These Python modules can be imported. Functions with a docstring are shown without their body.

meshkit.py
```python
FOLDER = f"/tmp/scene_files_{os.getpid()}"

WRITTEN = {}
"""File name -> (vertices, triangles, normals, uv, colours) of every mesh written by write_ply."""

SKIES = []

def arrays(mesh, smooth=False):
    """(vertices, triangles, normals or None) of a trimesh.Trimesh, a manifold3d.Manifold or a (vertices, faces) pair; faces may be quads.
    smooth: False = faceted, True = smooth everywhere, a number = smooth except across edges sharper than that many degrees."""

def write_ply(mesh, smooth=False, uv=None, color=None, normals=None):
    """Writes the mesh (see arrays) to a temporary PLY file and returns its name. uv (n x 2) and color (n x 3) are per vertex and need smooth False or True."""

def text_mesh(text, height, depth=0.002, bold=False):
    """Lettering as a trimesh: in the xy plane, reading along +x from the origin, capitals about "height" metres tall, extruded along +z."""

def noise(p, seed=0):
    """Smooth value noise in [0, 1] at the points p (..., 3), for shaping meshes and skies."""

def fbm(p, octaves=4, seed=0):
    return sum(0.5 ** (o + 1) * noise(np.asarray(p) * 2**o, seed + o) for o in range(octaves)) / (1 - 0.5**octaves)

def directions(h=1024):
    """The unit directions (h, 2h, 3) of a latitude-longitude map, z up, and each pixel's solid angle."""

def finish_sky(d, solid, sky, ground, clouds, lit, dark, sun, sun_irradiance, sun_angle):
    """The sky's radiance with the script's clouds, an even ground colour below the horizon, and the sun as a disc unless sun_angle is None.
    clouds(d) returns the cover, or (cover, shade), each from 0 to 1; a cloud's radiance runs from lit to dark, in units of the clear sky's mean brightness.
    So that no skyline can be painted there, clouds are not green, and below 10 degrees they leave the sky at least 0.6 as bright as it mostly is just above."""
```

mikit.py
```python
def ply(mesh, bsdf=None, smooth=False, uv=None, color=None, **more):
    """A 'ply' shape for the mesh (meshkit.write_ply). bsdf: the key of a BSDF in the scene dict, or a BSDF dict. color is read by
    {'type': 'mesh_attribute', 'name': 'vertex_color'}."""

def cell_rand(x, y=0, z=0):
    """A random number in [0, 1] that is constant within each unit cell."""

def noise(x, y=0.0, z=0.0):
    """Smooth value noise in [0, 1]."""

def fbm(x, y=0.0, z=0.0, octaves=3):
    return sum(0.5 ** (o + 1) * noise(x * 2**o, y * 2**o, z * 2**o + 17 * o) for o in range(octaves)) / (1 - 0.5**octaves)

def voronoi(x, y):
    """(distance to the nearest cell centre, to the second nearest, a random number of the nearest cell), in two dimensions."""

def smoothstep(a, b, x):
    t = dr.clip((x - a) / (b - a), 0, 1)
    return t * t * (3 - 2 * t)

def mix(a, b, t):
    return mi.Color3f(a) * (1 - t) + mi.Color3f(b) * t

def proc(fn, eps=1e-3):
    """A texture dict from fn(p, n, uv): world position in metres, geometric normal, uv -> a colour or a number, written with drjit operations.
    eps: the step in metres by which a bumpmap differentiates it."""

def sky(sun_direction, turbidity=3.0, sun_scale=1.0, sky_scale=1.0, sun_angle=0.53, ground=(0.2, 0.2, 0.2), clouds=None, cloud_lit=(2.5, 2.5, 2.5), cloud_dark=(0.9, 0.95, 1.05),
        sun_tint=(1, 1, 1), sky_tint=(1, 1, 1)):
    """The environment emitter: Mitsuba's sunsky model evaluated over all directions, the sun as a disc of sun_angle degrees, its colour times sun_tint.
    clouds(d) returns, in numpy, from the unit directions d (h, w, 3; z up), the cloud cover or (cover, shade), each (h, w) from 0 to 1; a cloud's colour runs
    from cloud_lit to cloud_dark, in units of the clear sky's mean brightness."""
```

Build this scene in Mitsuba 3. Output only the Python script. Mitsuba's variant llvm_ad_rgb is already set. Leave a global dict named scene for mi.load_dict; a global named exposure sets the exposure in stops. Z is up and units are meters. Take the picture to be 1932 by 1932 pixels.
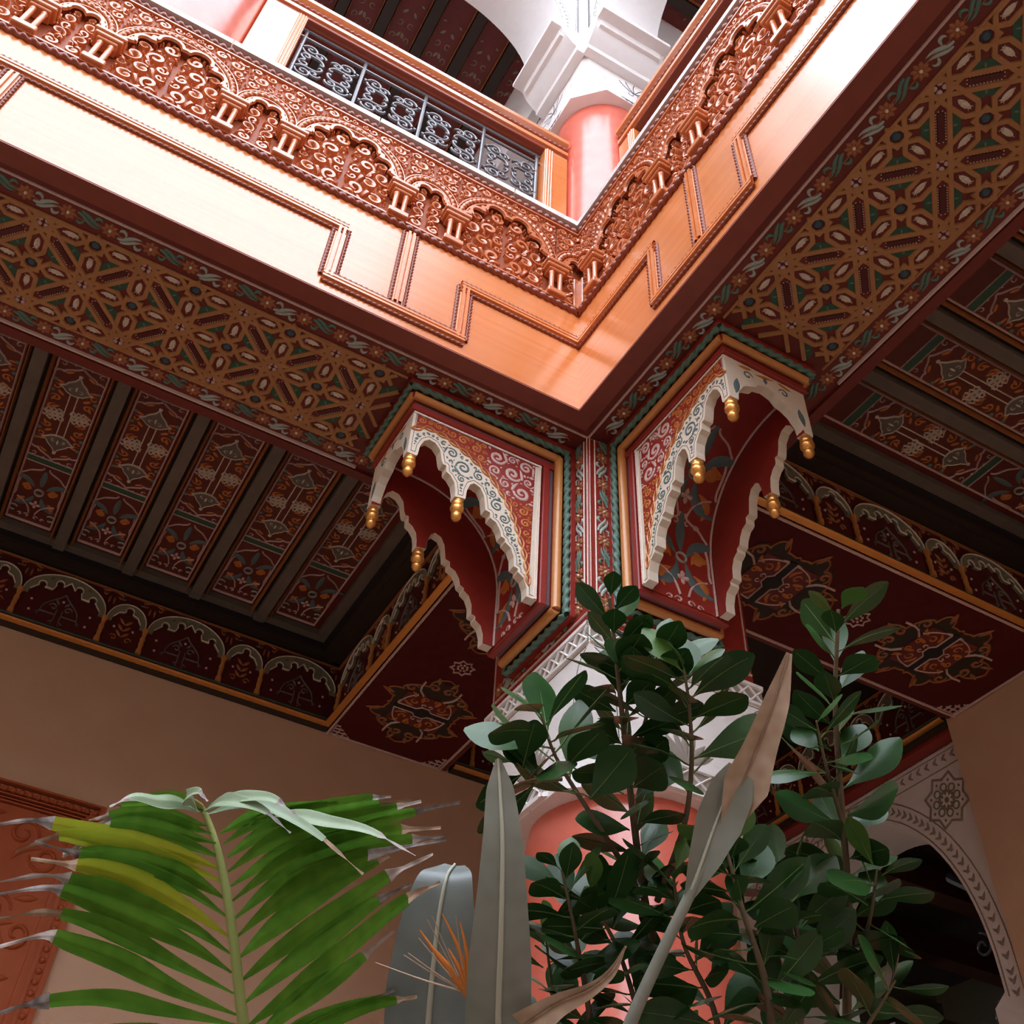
import math, shapely
import numpy as np, trimesh, drjit as dr
import mitsuba as mi, mikit
from shapely.geometry import Polygon, LineString, Point, box as sbox
from shapely.ops import unary_union
import shapely.affinity as aff
import manifold3d as m3
noise, fbm, mix, smoothstep, proc = mikit.noise, mikit.fbm, mikit.mix, mikit.smoothstep, mikit.proc
PI = math.pi
rng = np.random.default_rng(7)
scene, labels = {}, {}
exposure = 4.25
# ------------------------------------------------------------------ camera, sky
T = mi.ScalarTransform4f
CAM = np.array([-1.15103501, -1.84928896, 1.5])
FWD = np.array([0.30297096, 0.60720377, 0.73451493]); DOWN = np.array([0.38880927, 0.62492035, -0.67697999]); RIGHT = np.array([0.87007813, -0.49069149, 0.04675374])
scene['camera'] = {'type': 'perspective', 'fov': 51.864, 'fov_axis': 'x', 'near_clip': 0.02, 'far_clip': 200.0, 'principal_point_offset_y': 0.07257,
                   'to_world': T().look_at(origin=CAM.tolist(), target=(CAM + FWD).tolist(), up=(-DOWN).tolist())}
scene['sky'] = mikit.sky((0.25, 0.15, 0.95), sun_scale=0.0, turbidity=3.0, ground=(0.2, 0.2, 0.2), clouds=lambda d: (np.ones(d.shape[:2]), 0.12 * np.ones(d.shape[:2])),
                         cloud_lit=(2.34, 2.46, 2.78), cloud_dark=(1.55, 1.7, 1.95))
# ------------------------------------------------------------------ materials
def principled(c, rough=0.5, spec=0.5, metallic=0.0, coat=0.0, coat_gloss=0.9, bump=None, **k):
    col = c if isinstance(c, dict) else {'type': 'rgb', 'value': list(c)}
    b = {'type': 'principled', 'base_color': col, 'roughness': rough, 'metallic': metallic, **k}
    if 'eta' not in k: b['specular'] = spec
    if coat: b.update(clearcoat=coat, clearcoat_gloss=coat_gloss)
    if bump: b = {'type': 'bumpmap', 'arbitrary': proc(bump[0], eps=0.002), 'scale': bump[1], 'bsdf': b}
    return {'type': 'twosided', 'bsdf': b}
def mat(name, c, **k): scene['m_' + name] = principled(c, **k)
def grain(a, b, fl=1.5, fz=70.0):
    def fn(p, n, uv):
        s = p.x + p.y
        g = fbm(s * fl + 5, p.z * fz, 3.0, 3)
        w = noise(s * 0.8, p.z * 2.5, 7.0)
        return mix(a, b, dr.clip(0.65 * g + 0.5 * w - 0.1, 0, 1))
    return proc(fn)
def mottle(a, b, f=6.0, f2=40.0):
    def fn(p, n, uv):
        return mix(a, b, dr.clip(0.7 * fbm(p.x * f, p.y * f, p.z * f, 3) + 0.45 * noise(p.x * f2, p.y * f2, p.z * f2) - 0.1, 0, 1))
    return proc(fn)
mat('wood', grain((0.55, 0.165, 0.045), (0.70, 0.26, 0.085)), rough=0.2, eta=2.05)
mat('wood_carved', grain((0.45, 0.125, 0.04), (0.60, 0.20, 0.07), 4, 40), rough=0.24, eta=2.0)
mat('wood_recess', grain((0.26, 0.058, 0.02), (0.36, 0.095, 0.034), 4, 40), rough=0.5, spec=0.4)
mat('wood_rope', (0.24, 0.048, 0.020), rough=0.3, eta=1.6)
mat('wood_under', mottle((0.20, 0.045, 0.028), (0.27, 0.065, 0.038), 3), rough=0.5)
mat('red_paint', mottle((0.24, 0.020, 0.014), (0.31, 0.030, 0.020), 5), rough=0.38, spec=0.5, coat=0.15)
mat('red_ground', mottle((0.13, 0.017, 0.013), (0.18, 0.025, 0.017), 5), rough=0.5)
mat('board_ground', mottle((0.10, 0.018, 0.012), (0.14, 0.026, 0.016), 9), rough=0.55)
mat('red_deep', (0.085, 0.010, 0.010), rough=0.45)
mat('white_line', (0.60, 0.45, 0.40), rough=0.5)
mat('cream', (0.70, 0.62, 0.50), rough=0.5)
mat('strap', mottle((0.36, 0.165, 0.060), (0.46, 0.225, 0.09), 10), rough=0.55)
mat('green', (0.030, 0.095, 0.055), rough=0.5)
mat('olive', (0.10, 0.13, 0.075), rough=0.55)
mat('blue', (0.045, 0.085, 0.115), rough=0.45)
mat('leaf_paint', (0.36, 0.42, 0.38), rough=0.5)
mat('leaf_green', (0.10, 0.20, 0.155), rough=0.5)
mat('petal', (0.58, 0.40, 0.36), rough=0.5)
mat('orange', (0.50, 0.16, 0.03), rough=0.5)
mat('flower', (0.34, 0.12, 0.045), rough=0.5)
mat('pearl', (0.80, 0.68, 0.58), rough=0.4)
mat('gold', (0.83, 0.40, 0.11), rough=0.28, metallic=0.75)
mat('goldwood', (0.58, 0.24, 0.065), rough=0.3, spec=0.7, coat=0.4)
mat('black', (0.015, 0.012, 0.012), rough=0.6)
mat('teal', (0.10, 0.155, 0.16), rough=0.5)
mat('mauve', (0.12, 0.075, 0.085), rough=0.45)
mat('rib', mottle((0.12, 0.10, 0.076), (0.17, 0.145, 0.112), 12), rough=0.6)
mat('ribline', (0.34, 0.12, 0.035), rough=0.5)
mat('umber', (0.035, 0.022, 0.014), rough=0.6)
mat('arcade', (0.22, 0.20, 0.125), rough=0.6)
mat('white_plaster', mottle((0.80, 0.79, 0.77), (0.86, 0.85, 0.83), 4), rough=0.7)
mat('plaster_shade', (0.30, 0.265, 0.23), rough=0.8)
mat('ink', (0.10, 0.10, 0.11), rough=0.7)
mat('cream_wall', mottle((0.62, 0.40, 0.26), (0.68, 0.46, 0.31), 2.2, 9), rough=0.85)
mat('column', mottle((0.58, 0.105, 0.065), (0.72, 0.20, 0.14), 5, 18), rough=0.2, spec=0.75, coat=0.8, coat_gloss=0.85)
mat('marble', mottle((0.62, 0.62, 0.60), (0.80, 0.79, 0.77), 12), rough=0.35)
mat('floor', mottle((0.17, 0.14, 0.11), (0.22, 0.18, 0.15), 1.5), rough=0.5)
mat('floor_tile', mottle((0.17, 0.135, 0.105), (0.23, 0.185, 0.15), 3), rough=0.3)
mat('far_wall', mottle((0.64, 0.50, 0.38), (0.70, 0.56, 0.44), 1.5), rough=0.8)
mat('joist', (0.09, 0.028, 0.012), rough=0.6)
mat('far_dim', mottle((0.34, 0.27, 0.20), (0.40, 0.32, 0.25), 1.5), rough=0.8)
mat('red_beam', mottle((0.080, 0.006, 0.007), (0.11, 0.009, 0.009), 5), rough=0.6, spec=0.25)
mat('iron', (0.06, 0.06, 0.068), rough=0.35, eta=2.2)
mat('door_wood', grain((0.34, 0.068, 0.022), (0.46, 0.12, 0.04), 9, 9), rough=0.6, spec=0.25)
mat('leaf', mottle((0.016, 0.060, 0.014), (0.032, 0.10, 0.022), 30), rough=0.36, eta=1.5)
mat('leaf_young', mottle((0.07, 0.17, 0.03), (0.10, 0.22, 0.04), 30), rough=0.35, eta=1.55)
mat('leaf_rib', (0.12, 0.20, 0.06), rough=0.5)
mat('bark', mottle((0.14, 0.10, 0.06), (0.22, 0.16, 0.10), 60), rough=0.7)
mat('soil', (0.05, 0.035, 0.025), rough=0.9)
mat('terracotta', mottle((0.36, 0.13, 0.06), (0.46, 0.19, 0.10), 8), rough=0.7)
mat('greyleaf', mottle((0.20, 0.225, 0.18), (0.31, 0.325, 0.28), 16, 60), rough=0.5, spec=0.4)
mat('blueleaf', mottle((0.14, 0.18, 0.17), (0.22, 0.26, 0.25), 10, 50), rough=0.35, spec=0.6)
mat('midrib', (0.50, 0.52, 0.42), rough=0.45)
mat('dry', mottle((0.20, 0.11, 0.06), (0.46, 0.33, 0.23), 45, 120), rough=0.65)
mat('drypale', mottle((0.34, 0.20, 0.11), (0.66, 0.54, 0.42), 25, 80), rough=0.6)
mat('drydark', mottle((0.06, 0.04, 0.035), (0.42, 0.38, 0.37), 70, 150), rough=0.55)
mat('drygrey', mottle((0.20, 0.13, 0.09), (0.62, 0.58, 0.56), 60, 120), rough=0.55)
mat('flame', (0.62, 0.20, 0.035), rough=0.5)
mat('rachis', (0.28, 0.34, 0.10), rough=0.45)
def thin_leaf(a, b):
    def fn(p, n, uv):
        return mix(a, b, dr.clip(0.8 * fbm(p.x * 24, p.y * 24, p.z * 24, 3) + 0.4 * noise(p.x * 90, p.y * 90, p.z * 30) - 0.1, 0, 1))
    return {'type': 'principledthin', 'base_color': proc(fn), 'roughness': 0.4, 'diff_trans': 1.0, 'eta': 1.45}
scene['m_palm'] = thin_leaf((0.05, 0.17, 0.018), (0.15, 0.35, 0.04))
mat('palm_top', mottle((0.20, 0.30, 0.17), (0.32, 0.42, 0.28), 20), rough=0.45)
scene['m_palm_yellow'] = thin_leaf((0.30, 0.42, 0.03), (0.45, 0.50, 0.05))
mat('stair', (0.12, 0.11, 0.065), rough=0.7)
# ------------------------------------------------------------------ entries
MIR = np.array([[0, 1, 0, 0], [1, 0, 0, 0], [0, 0, 1, 0], [0, 0, 0, 1.0]])
CK = dict(prof='r', k=1.0)                 # how strokes are cut: rounded, or flat-topped and broad for wood carving
class D:                                   # a mesh with its material, written once per handedness and reused by its copies
    def __init__(s, mesh, m, smooth=35):
        v, f = (mesh.vertices, mesh.faces) if hasattr(mesh, 'vertices') else mesh
        s.v, s.f, s.m, s.smooth, s.ply = np.asarray(v, float), np.asarray(f, int), m, smooth, {}
    def get(s, mir, flip):
        k = (mir, flip)
        if k not in s.ply:
            v = s.v[:, [1, 0, 2]] if mir else s.v
            f = s.f[:, ::-1] if mir else s.f
            s.ply[k] = mikit.ply(trimesh.Trimesh(v, f, process=False), 'm_' + s.m, smooth=s.smooth)
        return dict(s.ply[k])
used = {}
def free(key):
    n = used.get(key, 0); used[key] = n + 1
    return key if n == 0 else f'{key}_{n:03d}'
def add(name, d, parent=None, M=None, mir=False, m=None, smooth=35, label=None):
    if not isinstance(d, D): d = D(d, m, smooth)
    key = free((parent + '__' if parent else '') + name)
    e = d.get(mir, False)
    if M is not None:
        M = np.asarray(M, float)
        if mir: M = MIR @ M @ MIR
        e['to_world'] = T(M)
    scene[key] = e
    if label: labels[key] = {'label': label}
    return key
def thing(name, label, cat, group=None):
    key = free(name); labels[key] = {'label': label, 'category': cat}
    if group: labels[key]['group'] = group
    return key
def tag(key, label, cat, group=None, kind=None):
    labels[key] = {'label': label}
    if cat: labels[key]['category'] = cat
    if group: labels[key]['group'] = group
    if kind: labels[key]['kind'] = kind
    return key
def struct(key, label): used[key] = 1; labels[key] = {'label': label, 'kind': 'structure'}; return key
# ------------------------------------------------------------------ mesh helpers
def cat(*ms):
    vs, fs, n = [], [], 0
    for m in ms:
        v, f = (m.vertices, m.faces) if hasattr(m, 'vertices') else m
        vs.append(np.asarray(v, float)); fs.append(np.asarray(f, int) + n); n += len(v)
    return np.vstack(vs), np.vstack(fs)
def bx(x0, x1, y0, y1, z0, z1):
    m = trimesh.creation.box(extents=(x1 - x0, y1 - y0, z1 - z0)); m.apply_translation(((x0 + x1) / 2, (y0 + y1) / 2, (z0 + z1) / 2)); return m
def cbx(x0, x1, y0, y1, z0, z1, c=0.003):
    ps = []
    for dx, dy, dz in ((c, c, 0), (c, 0, c), (0, c, c)):
        for x in (x0 + dx, x1 - dx):
            for y in (y0 + dy, y1 - dy):
                for z in (z0 + dz, z1 - dz): ps.append((x, y, z))
    return trimesh.convex.convex_hull(np.array(ps))
def xf(m, M):
    v, f = (m.vertices, m.faces) if hasattr(m, 'vertices') else m
    v = np.asarray(v, float) @ M[:3, :3].T + M[:3, 3]; f = np.asarray(f)
    return v, (f[:, ::-1] if np.linalg.det(M[:3, :3]) < 0 else f)
def frame(o, u, v, w=None):
    M = np.eye(4); u = np.asarray(u, float); v = np.asarray(v, float)
    M[:3, 0], M[:3, 1], M[:3, 2], M[:3, 3] = u, v, (np.cross(u, v) if w is None else w), o
    return M
def tr(x=0, y=0, z=0): M = np.eye(4); M[:3, 3] = (x, y, z); return M
def rz2(a, x=0, y=0, s=1.0, sy=None):      # in-plane rotation and scale in a frame's own coordinates
    M = np.eye(4); c, t = math.cos(a), math.sin(a); sy = s if sy is None else sy
    M[:2, :2] = np.array([[c, -t], [t, c]]) @ np.diag([s, sy]); M[2, 2] = 1; M[0, 3], M[1, 3] = x, y; return M
def grid_faces(n, k, closed=False, ring=False):
    f = []
    for i in range(n - (0 if closed else 1)):
        for j in range(k - (0 if ring else 1)):
            a, b, c, d = i * k + j, i * k + (j + 1) % k, ((i + 1) % n) * k + (j + 1) % k, ((i + 1) % n) * k + j
            f += [(a, d, c), (a, c, b)]
    return np.array(f, int)
PROF = {'r': (np.array([-.5, -.34, 0, .34, .5]), np.array([0, .72, 1, .72, 0])), 'f': (np.array([-.5, -.40, .40, .5]), np.array([0, 1, 1, 0])),
        'g': (np.array([-.5, -.3, 0, .3, .5]), np.array([0, 1, .45, 1, 0])), 'w': (np.array([-.5, -.33, .33, .5]), np.array([0, 1, 1, 0])), 'l': (np.array([-.5, 0, .5]), np.array([0, 1, 0]))}
def strip(P, W, h, closed=False, prof='r', z0=0.0):
    P = np.asarray(P, float); n = len(P); W = np.broadcast_to(np.asarray(W, float), (n,))
    t = (np.roll(P, -1, 0) - np.roll(P, 1, 0)) if closed else np.gradient(P, axis=0)
    t = t / (np.linalg.norm(t, axis=1, keepdims=True) + 1e-12); nn = np.stack([-t[:, 1], t[:, 0]], 1)
    if not closed and n > 2:               # mitre
        seg = P[1:] - P[:-1]; seg = seg / (np.linalg.norm(seg, axis=1, keepdims=True) + 1e-12)
        cosv = np.clip((seg[1:] * seg[:-1]).sum(1), -1, 1); mit = np.ones(n); mit[1:-1] = 1 / np.sqrt(np.clip((1 + cosv) / 2, 0.25, 1))
    elif closed:
        seg = np.roll(P, -1, 0) - P; seg = seg / (np.linalg.norm(seg, axis=1, keepdims=True) + 1e-12)
        cosv = np.clip((seg * np.roll(seg, 1, 0)).sum(1), -1, 1); mit = 1 / np.sqrt(np.clip((1 + cosv) / 2, 0.25, 1))
        b = seg + np.roll(seg, 1, 0); b = b / (np.linalg.norm(b, axis=1, keepdims=True) + 1e-12); nn = np.stack([-b[:, 1], b[:, 0]], 1)
    else: mit = np.ones(n)
    o, e = PROF[prof]
    v = np.zeros((n, len(o), 3))
    v[:, :, :2] = P[:, None] + nn[:, None] * (o[None, :, None] * (W * mit)[:, None, None])
    v[:, :, 2] = z0 + h * e[None] * np.clip(W / (W.max() + 1e-12), 0.25, 1)[:, None]
    return v.reshape(-1, 3), grid_faces(n, len(o), closed)
def arc(cx, cy, r, a0, a1, n=14, ry=None):
    a = np.linspace(a0, a1, n); return np.stack([cx + r * np.cos(a), cy + (ry or r) * np.sin(a)], 1)
def spiral(cx, cy, r, a0, turns=1.2, sgn=1, n=22, rin=0.18):
    t = np.linspace(0, 1, n); a = a0 + sgn * turns * 2 * PI * t; rr = r * (1 - (1 - rin) * t ** 0.85)
    return np.stack([cx + rr * np.cos(a), cy + rr * np.sin(a)], 1)
def bez(*p, n=12):
    t = np.linspace(0, 1, n)[:, None]
    q = [np.asarray(x, float) for x in p]
    while len(q) > 1: q = [a * (1 - t) + b * t for a, b in zip(q[:-1], q[1:])]
    return q[0]
def taper(n, w, a=0.15, b=0.0):            # width along a stroke: thin ends
    t = np.linspace(0, 1, n); return w * np.clip(np.minimum(a + (1 - a) * np.sin(PI * np.clip(t * 0.9 + 0.1, 0, 1)) ** 0.7, 1), 0.08, 1)
def drop(x, y, a, L, w, h, prof=None, n=9, bend=0.0):   # a leaf or petal: a stroke that swells
    t = np.linspace(0, 1, n); c, s = math.cos(a), math.sin(a)
    u = L * t; v = bend * L * np.sin(PI * t)
    P = np.stack([x + c * u - s * v, y + s * u + c * v], 1)
    return strip(P, w * (CK['k'] if prof is None else 1) * np.clip(np.sin(PI * np.clip(t, 0.03, 0.985)) ** 0.8, 0.05, 1), h, prof=prof or CK['prof'])
def disc(x, y, r, h, n=14, prof='dome'):
    a = np.arange(n) * 2 * PI / n; v = [(x + r * math.cos(t), y + r * math.sin(t), 0) for t in a] + [(x + .7 * r * math.cos(t), y + .7 * r * math.sin(t), h * .8) for t in a] + [(x, y, h)]
    f = []
    for i in range(n):
        j = (i + 1) % n; f += [(i, j, n + j), (i, n + j, n + i), (n + i, n + j, 2 * n)]
    return np.array(v), np.array(f)
def pack(poly, rmin, rmax, seed=0, step=.0032, most=60):   # circles that fill a region, largest first
    step = min(step, max(.0012, rmin * .6)); x0, y0, x1, y1 = poly.bounds; X, Y = np.meshgrid(np.arange(x0, x1, step), np.arange(y0, y1, step)); P = np.c_[X.ravel(), Y.ravel()]
    P = P + np.random.default_rng(seed).uniform(-step / 3, step / 3, P.shape)
    pts = shapely.points(P); P = P[shapely.contains(poly, pts)]; d = shapely.distance(shapely.points(P), poly.boundary); out = []
    while len(out) < most:
        if not len(d): break
        i = int(np.argmax(d)); r = min(d[i], rmax)
        if r < rmin: break
        out.append((P[i, 0], P[i, 1], r)); d = np.minimum(d, np.hypot(*(P - P[i]).T) - r)
    return out
def scrollwork(poly, rmin, rmax, h, seed=0, wk=.46, turns=1.25, prof='w', most=60, thin=1.0):   # arabesque of curls, leaves and buds that fills a region
    ms, r_ = [], np.random.default_rng(seed)
    if poly.is_empty: return disc(0, -.02, .001, .001, 6)
    for i, (x, y, r) in enumerate(pack(poly, rmin, rmax, seed, most=most)):
        a0 = r_.uniform(0, 6.28); sg = 1 if i % 2 else -1
        if r > rmax * .45:
            S = spiral(x, y, r * .80, a0, turns, sg, 20, .16); ms.append(strip(S, np.clip(taper(len(S), r * wk * thin, .5), .0015, None), h, prof=prof))
            b = a0 - sg * .5; ms.append(strip(bez((x + r * .95 * math.cos(a0), y + r * .95 * math.sin(a0)), (x + r * 1.0 * math.cos(b), y + r * 1.0 * math.sin(b)), (x + r * 1.12 * math.cos(a0 - sg * 1.3), y + r * 1.12 * math.sin(a0 - sg * 1.3)), n=7), taper(7, r * wk * .9, .1), h, prof=prof))
        elif r > rmax * .25:
            S = spiral(x, y, r * .75, a0, .9, sg, 12, .25); ms.append(strip(S, taper(len(S), r * .62 * thin, .4), h * .95, prof=prof))
        else:
            n = 7; t = np.linspace(-1, 1, n); ms.append(strip(np.stack([x + r * t * math.cos(a0), y + r * t * math.sin(a0)], 1), r * 1.3 * np.clip(1 - t ** 2, .08, 1) ** .6, h * .9, prof=prof))
    return cat(*ms) if ms else disc(0, -.02, .001, .001, 6)
def ext(poly, h, z0=0.0):
    out = []
    for g in (poly.geoms if hasattr(poly, 'geoms') else [poly]):
        if g.is_empty or g.area < 1e-8: continue
        m = trimesh.creation.extrude_polygon(g, h, engine='earcut'); m.apply_translation((0, 0, z0)); out.append(m)
    return cat(*out)
def bevel(poly, h, b):                     # plate with a sloped edge (poly convex enough for a plain offset)
    P = np.array(poly.exterior.coords)[:-1]
    if not poly.exterior.is_ccw: P = P[::-1]
    c = P.mean(0); n = len(P); e = np.roll(P, -1, 0) - P; e = e / np.linalg.norm(e, axis=1, keepdims=True); nn = np.stack([-e[:, 1], e[:, 0]], 1)
    q = []
    for i in range(n):
        a, bb = nn[i - 1], nn[i]; d = a + bb; q.append(P[i] + b * d / max(1 + float(a @ bb), 0.35))
    q = np.array(q); v = np.vstack([np.c_[P, np.zeros(n)], np.c_[q, np.full(n, h)]]); f = []
    for i in range(n): j = (i + 1) % n; f += [(i, j, n + j), (i, n + j, n + i)]
    tri = trimesh.creation.triangulate_polygon(Polygon(q), engine='earcut')
    tv, tf = tri
    return cat((v, np.array(f)), (np.c_[tv, np.full(len(tv), h)], tf))
def sweep(P, prof, closed=False, up=(0, 0, 1)):   # 3-D path, profile points (side, up)
    P = np.asarray(P, float); n = len(P); prof = np.asarray(prof, float)
    t = (np.roll(P, -1, 0) - np.roll(P, 1, 0)) if closed else np.gradient(P, axis=0)
    t = t / (np.linalg.norm(t, axis=1, keepdims=True) + 1e-12)
    up = np.broadcast_to(np.asarray(up, float), (n, 3)); s = np.cross(t, up); s = s / (np.linalg.norm(s, axis=1, keepdims=True) + 1e-12); u = np.cross(s, t)
    v = P[:, None] + prof[None, :, :1] * s[:, None] + prof[None, :, 1:2] * u[:, None]
    return v.reshape(-1, 3), grid_faces(n, len(prof), closed, True)
def tube(P, r, sides=8, caps=True):
    P = np.asarray(P, float); n = len(P); r = np.broadcast_to(np.asarray(r, float), (n,))
    t = np.gradient(P, axis=0); t = t / (np.linalg.norm(t, axis=1, keepdims=True) + 1e-12)
    ref = np.array([0.31, 0.22, 0.92]); s = np.cross(t, ref); bad = np.linalg.norm(s, axis=1) < 0.15; s[bad] = np.cross(t[bad], [1.0, 0, 0]); s = s / np.linalg.norm(s, axis=1, keepdims=True); u = np.cross(t, s)
    a = np.arange(sides) * 2 * PI / sides
    v = P[:, None] + r[:, None, None] * (np.cos(a)[None, :, None] * s[:, None] + np.sin(a)[None, :, None] * u[:, None])
    v = v.reshape(-1, 3); f = list(map(tuple, grid_faces(n, sides, False, True)))
    if caps:
        k = len(v); v = np.vstack([v, P[0], P[-1]])
        for j in range(sides): f += [(k, (j + 1) % sides, j), (k + 1, (n - 1) * sides + j, (n - 1) * sides + (j + 1) % sides)]
    return v, np.array(f)
def rope(P, r, pitch, sides=8, lobes=2, depth=0.28, per=6):   # twisted cord along a path
    P = np.asarray(P, float); L = np.r_[0, np.cumsum(np.linalg.norm(np.diff(P, axis=0), axis=1))]
    n = max(3, int(L[-1] / pitch * per)); s = np.linspace(0, L[-1], n); Q = np.stack([np.interp(s, L, P[:, k]) for k in range(3)], 1)
    t = np.gradient(Q, axis=0); t = t / np.linalg.norm(t, axis=1, keepdims=True)
    ref = np.array([0.3, 0.24, 0.92]) if abs(t[0] @ np.array([0.3, 0.24, 0.92])) < 0.9 else np.array([1.0, 0, 0])
    sd = np.cross(t, ref); sd = sd / np.linalg.norm(sd, axis=1, keepdims=True); u = np.cross(t, sd)
    a = np.arange(sides) * 2 * PI / sides
    rr = r * (1 - depth * 0.5 + depth * 0.5 * np.cos(lobes * (a[None] - 2 * PI * s[:, None] / (pitch * lobes))))
    v = Q[:, None] + rr[..., None] * (np.cos(a)[None, :, None] * sd[:, None] + np.sin(a)[None, :, None] * u[:, None])
    return v.reshape(-1, 3), grid_faces(n, sides, False, True)
def lathe(prof, n=32, cx=0, cy=0):
    prof = np.asarray(prof, float); a = np.arange(n) * 2 * PI / n
    v = np.stack([cx + prof[:, :1] * np.cos(a), cy + prof[:, :1] * np.sin(a), np.repeat(prof[:, 1:], n, 1)], -1).reshape(-1, 3)
    return v, grid_faces(len(prof), n, False, True)[:, ::-1]
def m3box(x0, x1, y0, y1, z0, z1): return m3.Manifold.cube((x1 - x0, y1 - y0, z1 - z0)).translate((x0, y0, z0))
def m3mesh(m): g = m.to_mesh(); return np.array(g.vert_properties[:, :3], float), np.array(g.tri_verts, int)
SOF = lambda z: frame((0, 0, z), (1, 0, 0), (0, -1, 0), (0, 0, -1))      # on an underside: u = x, v = -y, out = down
FAC = lambda y: frame((0, y, 0), (1, 0, 0), (0, 0, 1), (0, -1, 0))       # on a face towards -y: u = x, v = z
PXF = lambda x: frame((x, 0, 0), (0, -1, 0), (0, 0, 1), (-1, 0, 0))      # on a face towards -x: u = -y, v = z
# ================================================================== the setting
FX = 4.6                                   # how far the two galleries run
k = struct('floor', 'tiled courtyard floor of pale stone'); add('slab', bx(-7.2, 4.2, -7.2, 4.2, -0.3, 0.0), k, m='floor')
D_tile = D(cbx(-0.345, 0.345, -0.345, 0.345, 0.0, 0.012, 0.004), 'floor_tile', False)
for i in range(6):
    for j in range(6): add('tile', D_tile, k, tr(-4.1 + 0.7 * i, -4.1 + 0.7 * j, 0))
k = struct('wall_left', 'cream plaster back wall of the left gallery'); add('plaster', bx(-FX - 2.6, 2.7, 2.2, 2.5, 0, 4.91), k, m='cream_wall')
add('upper_plaster', bx(-FX - 2.6, 2.7, 2.2, 2.5, 4.9, 9.0), k, m='white_plaster')
k = struct('wall_right', 'cream plaster back wall of the right gallery'); add('plaster', bx(2.2, 2.5, -FX - 2.6, 0.655, 0, 4.91), k, m='cream_wall')
add('upper_plaster', bx(2.2, 2.5, -FX - 2.6, 2.2, 4.9, 9.0), k, m='white_plaster')
k = struct('wall_front', 'cream far wall closing the courtyard behind the viewer'); add('plaster', bx(-7.2, 2.5, -7.3, -7.1, 0, 5.5), k, m='far_wall')
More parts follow.
